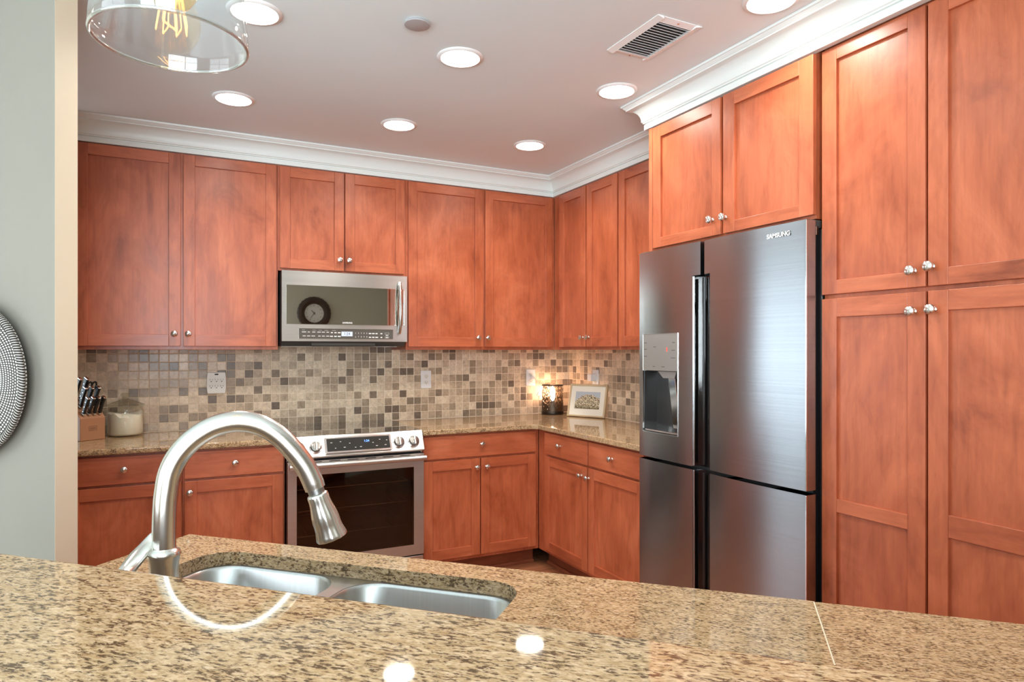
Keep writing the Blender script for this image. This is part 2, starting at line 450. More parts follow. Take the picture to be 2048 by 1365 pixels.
# the wall stub at 45 degrees with the basket, warm kitchen light put into its end's beige
A = Vector((-3.044, -1.923, 0)); e = Vector((.70711, .70711, 0)); w_ = Vector((-.70711, .70711, 0)); TH = .0747; LEN = 1.35
mb = MB()
p = [A + w_ * .0008, A + w_ * LEN, A + w_ * LEN + e * TH, A + e * TH + w_ * .0008]
mb.prism([(v.x, v.y) for v in p], 0, ZC, 'z')
struct('wall_left', mb, WALLP)
mb = MB(); p = [A, A + w_ * .0008, A + w_ * .0008 + e * TH, A + e * TH]
mb.prism([(v.x, v.y) for v in p], 0, ZC - .001, 'z')
struct('trim_1', mb, JAMB_LIT)

# crown moulding, mitred at the inner corner and round the deep cabinets
CP = [(0, ZT), (.026, ZT), (.026, ZT+.024), (.022, ZT+.0255), (.022, ZT+.028), (.029, ZT+.030), (.031, ZT+.035), (.036, ZT+.0375), (.036, ZT+.041)]
for i in range(1, 9):
    a = R(90 * i / 9); CP.append((.036 + .050 * (1 - math.cos(a)), ZT + .041 + .058 * math.sin(a)))
CP += [(.089, ZT+.1), (.089, ZT+.105), (.093, ZT+.107), (.102, ZT+.117), (.106, ZT+.118), (.108, ZT+.1265), (0, ZT+.1265)]
mb = MB().sweep([(-3.22, -.325), (-.325, -.325), (-.325, -1.8025), (-.645, -1.8025), (-.645, -3.56)], CP)
struct('trim_2', mb, TRIMP, ang=25)

# ------------------------------------------------------------------ cabinets
KNOB_PROF = [(0, 0), (.009, 0), (.009, .002), (.0055, .005), (.0055, .014), (.009, .017), (.0155, .0205), (.0165, .024), (.0150, .028), (.0105, .0305), (0, .0315)]
knob_mesh = None
def knob(parent, x, yf, z, big=1.0):
    global knob_mesh
    if knob_mesh is None:
        o = MB().lathe(KNOB_PROF, seg=20, M=Matrix.Rotation(R(90), 4, 'X')).build('knob', KNOBM, parent, org=Vector((0, 0, 0)))
        knob_mesh = o.data
    else:
        o = bpy.data.objects.new('knob', knob_mesh); COL.objects.link(o); o.parent = parent
    o.location = Vector((x, yf, z)) - ORG[root_of(parent).name]; o.scale = (big,) * 3
    return o
def door(parent, x0, x1, z0, z1, yf, kx=None, kz=None, sl=.057, sr=.057, top=.058, bot=.063, mids=(), th=.02, kbig=1.0):
    mb = MB()
    mb.box(x0, x0 + sl, yf, yf + th, z0, z1, 0); mb.box(x1 - sr, x1, yf, yf + th, z0, z1, 0)
    mb.box(x0 + sl, x1 - sr, yf + .0002, yf + th, z1 - top, z1, 1); mb.box(x0 + sl, x1 - sr, yf + .0002, yf + th, z0, z0 + bot, 1)
    for a, b in mids: mb.box(x0 + sl, x1 - sr, yf + .0002, yf + th, a, b, 1)
    mb.box(x0 + sl - .005, x1 - sr + .005, yf + .0115, yf + .017, z0 + bot - .005, z1 - top + .005, 0)
    d = mb.build('door', WOODS, parent, bev=.0016)
    if kx is not None: knob(d, kx, yf, kz, kbig)
    return d
def drawer(parent, x0, x1, z0, z1, yf, kx, kz, th=.02):
    d = MB().box(x0, x1, yf, yf + th, z0, z1, 1).build('drawer', WOODS, parent, bev=.002)
    knob(d, kx, yf, kz); return d
def cabinet(name, label, frame, x0, x1, yb, yface, z0, z1, group, cat='cabinet'):
    t = thing(name, label, cat, frame, ((x0 + x1) / 2, yface, z0), group)
    return t
UG, BG = 'upper cabinets', 'base cabinets'
YU, YF = -.345, -.325
ZUB, ZUT = 1.411, 2.457
def upper(label, frame, x0, x1, doors, z0=1.392, zt=2.50, yf=YF, left_fill=None):
    t = cabinet('upper_cabinet', label, frame, x0, x1, 0, yf, z0, zt, UG)
    mb = MB().box(x0, x1, yf, -.008, z0, zt, 0)
    mb.build('carcass', WOODS, t, bev=.001)
    for d in doors: door(t, yf=yf - .02, **d)
    return t
upper('red-brown double-door upper cabinet on the left, above the knife block and flour jar', 'B', -3.19, -2.182,
      [dict(x0=-3.172, x1=-2.687, z0=ZUB, z1=ZUT, kx=-2.7188, kz=1.4775), dict(x0=-2.673, x1=-2.192, z0=ZUB, z1=ZUT, kx=-2.651, kz=1.4775)])
upper('short double-door upper cabinet directly above the microwave', 'B', -2.181, -1.412,
      [dict(x0=-2.173, x1=-1.8035, z0=1.866, z1=ZUT, kx=-1.8328, kz=1.929, top=.06, bot=.058), dict(x0=-1.797, x1=-1.4265, z0=1.866, z1=ZUT, kx=-1.7761, kz=1.929, top=.06, bot=.058)], z0=1.852)
upper('double-door upper cabinet between the microwave and the room corner', 'B', -1.411, -.326,
      [dict(x0=-1.400, x1=-.885, z0=ZUB, z1=ZUT, kx=-.9231, kz=1.4715), dict(x0=-.867, x1=-.350, z0=ZUB, z1=ZUT, kx=-.854, kz=1.4715)])
upper('narrow double-door upper cabinet on the right wall next to the corner, above the picture frame', 'R', .3265, 1.1085,
      [dict(x0=.425, x1=.752, z0=ZUB, z1=ZUT, kx=.7236, kz=1.4725), dict(x0=.7695, x1=1.100, z0=ZUB, z1=ZUT, kx=.7944, kz=1.4725)])
upper('upper cabinet on the right wall half hidden by the deep cabinet over the refrigerator', 'R', 1.109, 1.789,
      [dict(x0=1.117, x1=1.452, z0=ZUB, z1=ZUT, kx=1.43, kz=1.4725), dict(x0=1.468, x1=1.781, z0=ZUB, z1=ZUT, kx=1.49, kz=1.4725)])
# over the fridge
t = cabinet('upper_cabinet', 'deep double-door cabinet right above the refrigerator', 'R', 1.8045, 2.737, 0, -.645, 1.864, 2.5, UG)
mb = MB().box(1.8045, 2.735, -.645, -.008, 1.864, 2.50, 0).box(1.8045, 1.8297, -.664, -.645, 1.864, 2.46, 0)
mb.build('carcass', WOODS, t, bev=.001)
door(t, 1.8337, 2.2783, 1.8774, ZUT, -.665, 2.2341, 1.9452, sl=.058, sr=.05, top=.056, bot=.046)
door(t, 2.2949, 2.737, 1.8774, ZUT, -.665, 2.3095, 1.9432, sl=.062, sr=.062, top=.056, bot=.046)
# pantry
t = cabinet('pantry_cabinet', 'tall four-door pantry cabinet at the right edge, beside the refrigerator', 'R', 2.7545, 3.535, 0, -.625, 0, 2.5, None)
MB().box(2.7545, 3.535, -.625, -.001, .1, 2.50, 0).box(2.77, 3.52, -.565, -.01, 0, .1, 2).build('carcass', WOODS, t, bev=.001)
XP = -.645
door(t, 2.7573, 3.1266, 1.5856, ZUT, XP, 3.0914, 1.6372, sl=.0585, sr=.0565, top=.047, bot=.050)
door(t, 3.1346, 3.5113, 1.5856, ZUT, XP, 3.148, 1.6451, sl=.060, sr=.057, top=.047, bot=.053)
door(t, 2.7573, 3.1266, .13, 1.5707, XP, 3.0914, 1.5101, sl=.0585, sr=.0565, top=.066, bot=.06, mids=[(.8191, .8658)])
door(t, 3.1346, 3.5113, .13, 1.5707, XP, 3.153, 1.5131, sl=.060, sr=.057, top=.062, bot=.06, mids=[(.8241, .8926)])

def base(label, frame, x0, x1, drawers, doors, yf=-.61):
    t = cabinet('base_cabinet', label, frame, x0, x1, 0, yf, 0, .884, BG)
    MB().box(x0, x1, yf, -.001, .105, .8835, 0).build('carcass', WOODS, t, bev=.001)
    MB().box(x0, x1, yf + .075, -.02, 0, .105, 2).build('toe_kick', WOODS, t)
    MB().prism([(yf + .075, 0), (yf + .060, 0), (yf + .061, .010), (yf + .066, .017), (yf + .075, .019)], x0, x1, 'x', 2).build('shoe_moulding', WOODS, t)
    for d in drawers: drawer(t, yf=yf - .02, **d)
    for d in doors: door(t, yf=yf - .02, bot=.06, top=.06, **d)
    return t
ZD0, ZD1, ZDD = .735, .870, .722
base('base cabinet at the far left under the knife block, with one drawer and one door', 'B', -3.19, -2.68,
     [dict(x0=-3.178, x1=-2.687, z0=ZD0, z1=ZD1, kx=-2.936, kz=.807)], [dict(x0=-3.178, x1=-2.687, z0=.128, z1=ZDD)])
base('base cabinet just left of the range, seen through the faucet arch', 'B', -2.679, -2.184,
     [dict(x0=-2.671, x1=-2.193, z0=ZD0, z1=ZD1, kx=-2.435, kz=.803)], [dict(x0=-2.671, x1=-2.193, z0=.128, z1=ZDD, kx=-2.648, kz=.667)])
base('double-door base cabinet just right of the range, one wide drawer above', 'B', -1.411, -.612,
     [dict(x0=-1.400, x1=-.640, z0=ZD0, z1=ZD1, kx=-1.024, kz=.810)],
     [dict(x0=-1.400, x1=-1.0335, z0=.128, z1=ZDD, kx=-1.058, kz=.669), dict(x0=-1.027, x1=-.640, z0=.128, z1=ZDD, kx=-.990, kz=.669)])
base('base cabinet on the right wall with two drawers over two doors, left of the refrigerator', 'R', .6125, 1.787,
     [dict(x0=.722, x1=1.211, z0=ZD0, z1=ZD1, kx=.913, kz=.806), dict(x0=1.224, x1=1.72, z0=ZD0, z1=ZD1, kx=1.452, kz=.806)],
     [dict(x0=.722, x1=1.209, z0=.128, z1=ZDD, kx=1.150, kz=.668), dict(x0=1.221, x1=1.72, z0=.128, z1=ZDD, kx=1.225, kz=.665)])

# ------------------------------------------------------------------ countertops
def slab_prof(y0, y1, z0, z1, r=.008):
    return [(y0, z1), (y1 + r*.4, z1), (y1 + r*.1, z1 - r*.35), (y1, z1 - r), (y1, z0 + r), (y1 + r*.1, z0 + r*.35), (y1 + r*.4, z0)][::1] + [(y0, z0)]
o = MB().prism(slab_prof(-.0072, -.655, .884, .914), -3.19, -2.181, 'x').build('countertop', GRB)
tag(o, 'speckled granite countertop left of the range, under the knife block', 'countertop', 'granite countertops')
mb = MB(); e_ = .655
poly = [(-1.411, -.0072), (-.0072, -.0072), (-.0072, -1.788), (-e_, -1.788), (-e_, -e_ - .03), (-e_ - .03, -e_), (-1.411, -e_)]
mb.prism(poly, .884, .914, 'z')
o = mb.build('countertop', GRB, bev=.005, bseg=3)
tag(o, 'L-shaped speckled granite countertop in the corner, under the lamp and picture frame', 'countertop', 'granite countertops')

# peninsula: local frame P, x = along (s), y = -t
t = thing('peninsula_base', 'cabinet base of the angled peninsula, below the sink counter', 'cabinet', 'P', (1.1, -.35, 0))
MB().box(.03, 2.38, -.70, -.03, .1, .70, 0).box(.03, .11, -.70, -.03, .70, .8835, 0).box(1.0, 2.38, -.70, -.03, .70, .8835, 0).box(.10, 1.02, -.075, -.03, .70, .8835, 0).box(.10, 1.02, -.70, -.56, .70, .8835, 0).build('carcass', WOODS, t)
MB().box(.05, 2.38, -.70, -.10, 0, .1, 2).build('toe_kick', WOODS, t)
kw = MB().box(.02, 2.4, -.90, -.762, 0, 1.0945).build('wall_peninsula', WALLP); kw['kind'] = 'structure'
kw.location = FR['P'][0]; kw.rotation_euler = (0, 0, FR['P'][1])

t = thing('countertop', 'speckled granite counter of the peninsula with the sink cut into it', 'countertop', 'P', (1.1, -.35, .884), 'granite countertops')
SX0, SX1, SY0, SY1, SR = .166, .932, -.500, -.083, .075
def slab_with_hole(mb, x0, x1, y0, y1, hx0, hx1, hy0, hy1, r, z0, z1):
    # four flat quads round the hole's box, plus corner fans, top and bottom; walls
    hole = rrect(hx0, hx1, hy0, hy1, r, 8)
    for z in (z0, z1):
        for q in (((x0, y0), (hx0, y0), (hx0, y1), (x0, y1)), ((hx1, y0), (x1, y0), (x1, y1), (hx1, y1)),
                  ((hx0, y0), (hx1, y0), (hx1, hy0), (hx0, hy0)), ((hx0, hy1), (hx1, hy1), (hx1, y1), (hx0, y1))):
            mb.face([(x, y, z) for x, y in q])
        for k, (cx, cy) in enumerate(((hx1, hy0), (hx1, hy1), (hx0, hy1), (hx0, hy0))):
            arc = hole[k * 9:(k + 1) * 9]
            for i in range(8): mb.face([(cx, cy, z), (*arc[i], z), (*arc[i+1], z)])
    for lp in ([(x0, y0), (x1, y0), (x1, y1), (x0, y1)], hole):
        for i in range(len(lp)):
            p_, q_ = lp[i], lp[(i+1) % len(lp)]
            mb.face([(*p_, z0), (*q_, z0), (*q_, z1), (*p_, z1)])
    bmesh.ops.remove_doubles(mb.bm, verts=mb.bm.verts, dist=1e-5)
mb = MB(); slab_with_hole(mb, 0, 1.4715, -.760, 0, SX0, SX1, SY0, SY1, SR, .884, .914)
mb.build('sink_slab', GR, t)
MB().box(1.4735, 2.39, -.760, 0, .884, .914).build('end_slab', GR, t, bev=.003)
MB().box(1.4712, 1.4738, -.759, -.001, .886, .9138).build('joint', simple('joint_filler', (.80, .70, .52), .4), t)
o = MB().box(-.10, 2.5, -1.19, -.755, 1.095, 1.125).build('bar_top', GR, bev=.006, bseg=3)
o.location = FR['P'][0]; o.rotation_euler = (0, 0, FR['P'][1])
tag(o, 'raised speckled granite bar top across the foreground', 'countertop', 'granite countertops')

# sink
t = thing('sink', 'double-bowl stainless steel undermount sink in the peninsula counter', 'sink', 'P', (.55, -.29, .70))
def bowl(x0, x1, y0, y1, ztop, depth, r):
    mb = MB(); rings = []
    for (ins, z, rr) in ((0, ztop, r), (.004, ztop - .006, r), (.010, ztop - depth + .03, r * .9), (.022, ztop - depth + .008, r * .8), (.045, ztop - depth, r * .6)):
        rings.append([mb.bm.verts.new((x, y, z)) for x, y in rrect(x0 + ins, x1 - ins, y0 + ins, y1 - ins, rr, 8)])
    n = len(rings[0])
    for A_, B_ in zip(rings[:-1], rings[1:]):
        for j in range(n): mb.bm.faces.new((A_[j], A_[(j+1) % n], B_[(j+1) % n], B_[j]))
    mb.bm.faces.new(rings[-1])
    return mb
XM = .530
bowl(SX0 + .004, XM - .016, SY0 + .004, SY1 - .004, .882, .17, .075).build('bowl', SINKST, t, ang=60)
bowl(XM + .016, SX1 - .004, SY0 + .004, SY1 - .004, .882, .17, .075).build('bowl', SINKST, t, ang=60)
# rim plate with the two openings
mb = MB()
slab_with_hole(mb, SX0 - .02, XM, SY0 - .02, SY1 + .02, SX0 + .004, XM - .016, SY0 + .004, SY1 - .004, .075, .8815, .8836)
slab_with_hole(mb, XM, SX1 + .02, SY0 - .02, SY1 + .02, XM + .016, SX1 - .004, SY0 + .004, SY1 - .004, .075, .8815, .8836)
mb.build('rim', SINKST, t)
for nm, xx in (('drain', (SX0 + XM) / 2), ('drain', (SX1 + XM) / 2)):
    MB().lathe([(0, .708), (.028, .708), (.040, .7115), (.043, .7075)], (xx, -.29, 0), 24).build(nm, CHROME, t)

# faucet
FB = Vector((-2.7297, -3.2814, .914))
FA = math.atan2(-.154, .988)
t = local_thing('faucet', 'brushed nickel gooseneck pull-down kitchen faucet at the sink', 'faucet', FB, FA)
MB().lathe([(0, 0), (.028, 0), (.028, .004), (.0215, .009), (.0195, .05), (.0192, .11), (.0195, .150), (.0205, .163), (.0222, .170), (.0228, .174), (.0218, .1785), (.0178, .181), (.0165, .183), (0, .183)], seg=32).build('body', NICKEL, t, ang=50)
path = [(0, .181), (0, .2086), (.0012, .2440), (.003, .2650), (.008, .2942), (.0213, .3209), (.0436, .3444), (.071, .3599), (.1025, .3655), (.1335, .3584), (.1600, .3404), (.1822, .3155), (.1985, .2920), (.2082, .2712), (.2135, .2565)]
def smooth_path(pts, n=4):
    out = []
    for i in range(len(pts) - 1):
        p0 = pts[max(i-1, 0)]; p1 = pts[i]; p2 = pts[i+1]; p3 = pts[min(i+2, len(pts)-1)]
        for k in range(n):
            u = k / n
            out.append(tuple(.5 * (2*b + (c-a)*u + (2*a-5*b+4*c-d)*u*u + (-a+3*b-3*c+d)*u**3) for a, b, c, d in zip(p0, p1, p2, p3)))
    out.append(pts[-1]); return out
sp = smooth_path(path)
MB().tube([(x, 0, z) for x, z in sp], [.0162 if i < len(sp) - 2 else .0158 for i in range(len(sp))], 24).build('spout', NICKEL, t, ang=60)
# spray head along the spout's end direction
end = Vector((.2135, 0, .2565)); dirv = Vector((.020, 0, -.062)).normalized()
zq = dirv.to_track_quat('Z', 'Y').to_matrix().to_4x4()
MH = Matrix.Translation(end) @ zq
MB().lathe([(.0125, -.004), (.0125, .012)], seg=24, M=MH).build('coupling', simple('dark_nickel', (.30, .29, .28), .35, 1.0), t)
MB().lathe([(.0128, .008), (.0155, .010), (.0162, .013), (.0160, .020), (.0172, .030), (.0196, .042), (.0208, .052), (.0206, .060), (.0212, .068), (.0232, .077), (.0240, .081), (.0236, .0835), (.019, .0835), (.0185, .081), (0, .081)], seg=64, M=MH, flute=(12, .018)).build('spray_head', NICKEL, t, ang=60)
# lever on the left side, slanting down past the body
Mi = Matrix.Rotation(-FA, 3, 'Z')
lp = [Mi @ Vector(q) for q in ((-.006, .012, .205), (-.014, .014, .196), (-.024, .004, .1845), (-.034, -.018, .178), (-.042, -.044, .173), (-.048, -.062, .170), (-.050, -.068, .168))]
MB().tube(lp, [(.006, .005), (.008, .006), (.010, .006), (.011, .0055), (.0105, .005), (.009, .0045), (.005, .003)], 16).build('lever', NICKEL, t, ang=60)
MB().tube([Mi @ Vector((-.004, .008, .165)), Mi @ Vector((-.006, .012, .205))], [.010, .008], 16).build('lever_hub', NICKEL, t, ang=60)

# ------------------------------------------------------------------ range
t = thing('range_oven', 'stainless slide-in electric range with black glass cooktop', 'oven', 'B', (-1.797, -.66, 0))
RX0, RX1 = -2.178, -1.4165
mb = MB()
mb.box(RX0, RX0 + .02, -.645, -.02, .03, .90); mb.box(RX1 - .02, RX1, -.645, -.02, .03, .90)
mb.box(RX0 + .02, RX1 - .02, -.06, -.02, .03, .90); mb.box(RX0 + .02, RX1 - .02, -.645, -.06, .03, .2); mb.box(RX0 + .02, RX1 - .02, -.645, -.06, .80, .90)
mb.build('body', STEEL, t)
mb = MB(); mb.box(RX0 + .021, RX1 - .021, -.070, -.061, .201, .799); mb.box(RX0 + .021, RX0 + .05, -.645, -.07, .201, .799); mb.box(RX1 - .05, RX1 - .021, -.645, -.07, .201, .799)
mb.box(RX0 + .05, RX1 - .05, -.645, -.07, .201, .215); mb.box(RX0 + .05, RX1 - .05, -.645, -.07, .785, .799)
mb.build('oven_cavity', OVENIN, t)
for zz in (.36, .50, .62):
    mb = MB(); mb.tube([(RX0 + .055, -.60, zz), (RX1 - .055, -.60, zz)], .0028, 8)
    mb.tube([(RX0 + .055, -.10, zz), (RX1 - .055, -.10, zz)], .0028, 8)
    for i in range(15): 
        xx = RX0 + .08 + i * .0435; mb.tube([(xx, -.60, zz), (xx, -.10, zz)], .0018, 6)
    mb.build('oven_rack', RACKM, t)
mb = MB(); mb.box(RX0 - .004, RX1 + .002, -.645, -.0085, .900, .9145)
mb.build('cooktop_frame', STEEL, t)
ct = MB().box(RX0 - .003, RX1 + .001, -.640, -.012, .9146, .9195).build('cooktop', COOK, t, bev=.0015)
RING = simple('burner_ring_print', (.10, .10, .10), .15)
for bx_, by_, br in ((-2.0, -.20, .085), (-1.60, -.20, .075), (-2.0, -.46, .075), (-1.60, -.46, .10)):
    MB().lathe([(br, .91955), (br, .9197), (br - .003, .9197), (br - .003, .91955)], (bx_, by_, 0), 40, closed=True).build('burner_ring', RING, ct)
# slanted control panel
PT, PB = Vector((0, -.642, .9185)), Vector((0, -.700, .808))
mb = MB(); mb.prism([(-.642, .9185), (-.648, .9192), (-.6535, .914), (-.700, .812), (-.698, .805), (-.645, .805)], RX0 + .004, RX1 - .001, 'x')
cp = mb.build('control_panel', STEEL, t, bev=.002)
sl = (PB - PT).normalized(); nrm = Vector((0, sl.z, -sl.y)).normalized()
if nrm.y > 0: nrm = -nrm
up_ = -sl
ctr = Vector((0, -.6768, .863)); 
MPn = Matrix(((1, 0, 0, 0), (0, -nrm.y, up_.y, ctr.y), (0, -nrm.z, up_.z, ctr.z), (0, 0, 0, 1)))   # local: x, y = into the panel, z = up the slope
MB().prism(rrect(-1.985, -1.613, -.047, .045, .004, 3), -.013, .002, 'y', M=MPn).build('display_bezel', CHROME, cp, bev=.002)
MB().prism(rrect(-1.975, -1.624, -.037, .036, .002, 3), -.0145, .0, 'y', M=MPn).build('display', DISPG, cp)
slr = math.atan2(nrm.z, -nrm.y)
text('lettering', '1:24', .018, BLUE, cp, MPn @ Vector((-1.755, -.0149, .012)), (R(90) - slr, 0, 0))
for i, (xx, zz, ss) in enumerate([(-1.95, .012, 3), (-1.93, -.020, 2), (-1.90, .016, 2), (-1.88, -.018, 3), (-1.85, .004, 2), (-1.82, -.022, 2), (-1.79, -.02, 3), (-1.72, .0, 2), (-1.70, -.02, 3), (-1.68, .016, 2), (-1.65, -.018, 3), (-1.64, .010, 2)]):
    MB().box(xx - .0018 * ss, xx + .0018 * ss, -.0149, -.0144, zz - .0014, zz + .0014, M=MPn).build('button_mark', INK, cp)
for kx in (-2.122, -2.033, -1.568, -1.479):
    Mk = MPn @ Matrix.Translation((kx, 0, -.004)) @ Matrix.Rotation(R(90), 4, 'X')
    kb_ = MB().lathe([(.0295, .001), (.0285, .020), (.0265, .0235), (.022, .025), (0, .025)], seg=32, M=Mk).build('dial', simple('dial_steel', (.34, .32, .30), .22, 1.0), cp, ang=40)
    MB().lathe([(.034, -.001), (.034, .003), (.0315, .005), (.0295, .0055)], seg=32, M=Mk).build('dial_ring', CHROME, kb_, ang=40)
    MB().box(-.005, .005, -.026, .026, .024, .034, M=Mk).build('dial_grip', NICKEL, kb_, bev=.002)
    for a in range(-60, 61, 30):
        pass
    mb = MB()
    for a in (-50, -25, 0, 25, 50):
        Ma = Mk @ Matrix.Rotation(R(a), 4, 'Z'); mb.box(-.001, .001, .036, .041, .0005, .0012, M=Ma)
    mb.build('dial_mark', DINK, cp)
# door
YD = -.68
od = None
mb = MB(); wx0, wx1, wz0, wz1 = -2.132, -1.4765, .260, .711
mb.box(RX0, wx0, YD, -.646, .200, .788); mb.box(wx1, RX1, YD, -.646, .200, .788); mb.box(wx0, wx1, YD, -.646, .200, wz0); mb.box(wx0, wx1, YD, -.646, wz1, .788)
od = mb.build('oven_door', STEEL, t)
MB().box(wx0 - .0005, wx1 + .0005, YD + .002, YD + .006, wz0 - .0005, wz1 + .0005).build('window_glass', OVENG, od)
mb = MB(); zh = .767
mb.tube([(RX0 + .002, -.728, zh), (RX1 - .002, -.728, zh)], .0145, 20)
for xx in (RX0 + .045, RX1 - .045): mb.tube([(xx, -.728, zh), (xx, YD - .0, zh)], .008, 12)
mb.build('door_handle', STEEL, od, ang=50)
for i in range(6): MB().box(-2.06 + i * .1, -2.00 + i * .1, YD, YD - .0006, .7795, .7835).build('vent_slot', BLACK, od)
MB().box(RX0, RX1, YD + .004, -.646, .060, .192).build('storage_drawer', STEEL, t, bev=.003)
MB().box(RX0 + .01, RX1 - .01, -.655, -.6455, .788, .806).build('vent_gap', BLACK, t)

# ------------------------------------------------------------------ microwave
t = thing('microwave_oven', 'stainless over-the-range microwave mounted above the cooktop', 'microwave', 'B', (-1.80, -.40, 1.41))
MX0, MX1 = -2.170, -1.4275
MB().prism([(-.378, 1.440), (-.378, 1.847), (-.009, 1.847), (-.009, 1.412), (-.345, 1.412)], MX0 + .004, MX1 - .004, 'x').build('body', DGREY, t)
mb = MB(); hx0, hx1, hz0, hz1 = -2.144, -1.447, 1.541, 1.764
cx0, cx1, cz0, cz1 = -2.075, -1.517, 1.457, 1.514
y0, y1 = -.40, -.378
mb.box(MX0, hx0, y0, y1, 1.441, 1.847); mb.box(hx1, MX1, y0, y1, 1.441, 1.847); mb.box(hx0, hx1, y0, y1, hz1, 1.847)
mb.box(hx0, hx1, y0, y1, cz1, hz0); mb.box(hx0, hx1, y0, y1, 1.441, cz0); mb.box(hx0, cx0, y0, y1, cz0, cz1); mb.box(cx1, hx1, y0, y1, cz0, cz1)
fd = mb.build('door_frame', STEEL, t)
MB().prism(rrect(hx0 - .001, hx1 + .001, hz0 - .001, hz1 + .001, .003, 2), -.3985, -.379, 'y').build('door_glass', MIRROR, t)
tr0 = MB(); 
def ring_rect(mb, x0, x1, z0, z1, w, ya, yb):
    mb.box(x0 - w, x0, ya, yb, z0 - w, z1 + w); mb.box(x1, x1 + w, ya, yb, z0 - w, z1 + w); mb.box(x0, x1, ya, yb, z1, z1 + w); mb.box(x0, x1, ya, yb, z0 - w, z0)
ring_rect(tr0, hx0, hx1, hz0, hz1, .002, -.4012, -.3995); ring_rect(tr0, cx0, cx1, cz0, cz1, .002, -.4012, -.3995)
tr0.build('chrome_edge', CHROME, fd)
pn = MB().box(cx0 - .0005, cx1 + .0005, -.399, -.379, cz0 - .0005, cz1 + .0005).build('control_panel', PANELG, t)
MB().box(-1.832, -1.766, -.3998, -.399, 1.472, 1.499).build('display', LCD, pn)
text('lettering', '1:24', .022, DINK, pn, (-1.799, -.4, 1.4855))
class legends:
    # a row of printed key words, each its own small mark
    def __init__(s, xs, z, ws, h=.0034): s.a = (xs, z, ws, h)
    def build(s, name, m, par):
        xs, z, ws, h = s.a
        for xx, ww in zip(xs, ws): MB().box(xx - ww / 2, xx + ww / 2, -.3996, -.399, z - h / 2, z + h / 2).build(name, m, par)
legends([-2.047, -2.020, -1.992, -1.962, -1.937, -1.912], 1.4945, [.024, .012, .018, .020, .018, .015]).build('key_legend', INK, pn)
legends([-2.046, -2.021, -1.995, -1.960, -1.937, -1.912], 1.4715, [.018, .018, .021, .014, .017, .018]).build('key_legend', INK, pn)
legends([-2.05, -1.99, -1.955, -1.92, -1.875], 1.5055, [.018, .020, .020, .022, .022], .002).build('key_legend', DGREY if False else simple('grey_print', (.35, .34, .32), .5), pn)
legends([-1.888, -1.867, -1.845], 1.4925, [.011, .013, .016], .006).build('key_legend', INK, pn)
legends([-1.890, -1.867, -1.845], 1.4705, [.016, .015, .017], .006).build('key_legend', INK, pn)
for i, ch in enumerate('12345'): text('lettering', ch, .0115, INK, pn, (-1.747 + i * .0168, -.3995, 1.4905))
for i, ch in enumerate('67890'): text('lettering', ch, .0115, INK, pn, (-1.747 + i * .0168, -.3995, 1.4685))
legends([-1.660, -1.640, -1.620, -1.590], 1.4895, [.015, .016, .013, .012], .006).build('key_legend', INK, pn)
legends([-1.660, -1.640, -1.619, -1.590], 1.4670, [.014, .014, .017, .010], .006).build('key_legend', INK, pn)
mb = MB(); ring_rect(mb, -1.567, -1.543, 1.486, 1.495, .0007, -.3997, -.399); ring_rect(mb, -1.567, -1.543, 1.4625, 1.4705, .0007, -.3997, -.399)
mb.build('key_outline', INK, pn)
legends([-1.555], 1.4795, [.016], .004).build('key_legend', INK, pn); legends([-1.555], 1.4665, [.014], .004).build('key_legend', INK, pn)
text('logo', 'SAMSUNG', .0125, INK, fd, (-1.7965, -.4, 1.5515), bold=.0004, space=1.02)
mb = MB(); hp = []
for i in range(13):
    u = i / 12; hp.append((-1.4795 - .004*0 , -.412 - .026 * math.sin(math.pi * u) ** .7, 1.492 + (1.806 - 1.492) * u))
mb.tube(hp, [(.0105, .0105)] * 13, 16)
mb.tube([(-1.4795, -.425, 1.505), (-1.4795, -.399, 1.505)], .007, 10); mb.tube([(-1.4795, -.425, 1.793), (-1.4795, -.399, 1.793)], .007, 10)
mb.build('door_handle', NICKEL, t, ang=60)
MB().box(-2.00, -1.62, -.368, -.350, 1.4165, 1.4375).build('vent_grille', PANELG, t)
MB().box(MX0 + .006, MX1 - .05, -.352, -.345, 1.4085, 1.412).build('bottom_lip', STEEL, t)

# ------------------------------------------------------------------ refrigerator (frame R: x = along the wall, y = depth)
t = thing('refrigerator', 'black stainless four-door refrigerator with dispenser in its left door', 'refrigerator', 'R', (2.2679, -.45, 0))
FX0, FX1 = 1.7914, 2.7445
MB().box(FX0 + .012, FX1 - .004, -.622, -.06, .03, 1.8300).box(FX0 + .05, FX1 - .05, -.60, -.10, 0, .03).build('case', SIDEF, t, bev=.004)
mb = MB(); mb.box(2.10, FX1 - .012, -.659, -.622, .06, 1.8245); mb.box(FX0 + .02, 2.10, -.659, -.622, .06, .98); mb.box(FX0 + .02, 2.10, -.659, -.622, 1.50, 1.8245); mb.build('gasket', BLACK, t)
fyf, fyb = -.710, -.660
def bul(x0, x1, amt):
    xc, hw = (x0 + x1) / 2, (x1 - x0) / 2
    def f(p):
        if p.y < -.690:
            u = (p.x - xc) / hw; return (p.x, p.y - amt * max(0, 1 - u * u) + .0012 * 0, p.z)
        return p
    return f
SM = 0.8779
DXH0, DXH1, DZ0, DZ1, DZM = 1.8283, 2.0736, 1.0038, 1.4652, 1.2937
mb = MB()
def strips(mb, xr, zr, y0=fyf, y1=fyb, nx=6): mb.box(xr[0], xr[1], y0, y1, zr[0], zr[1], nx=nx)
LX1 = 2.2099
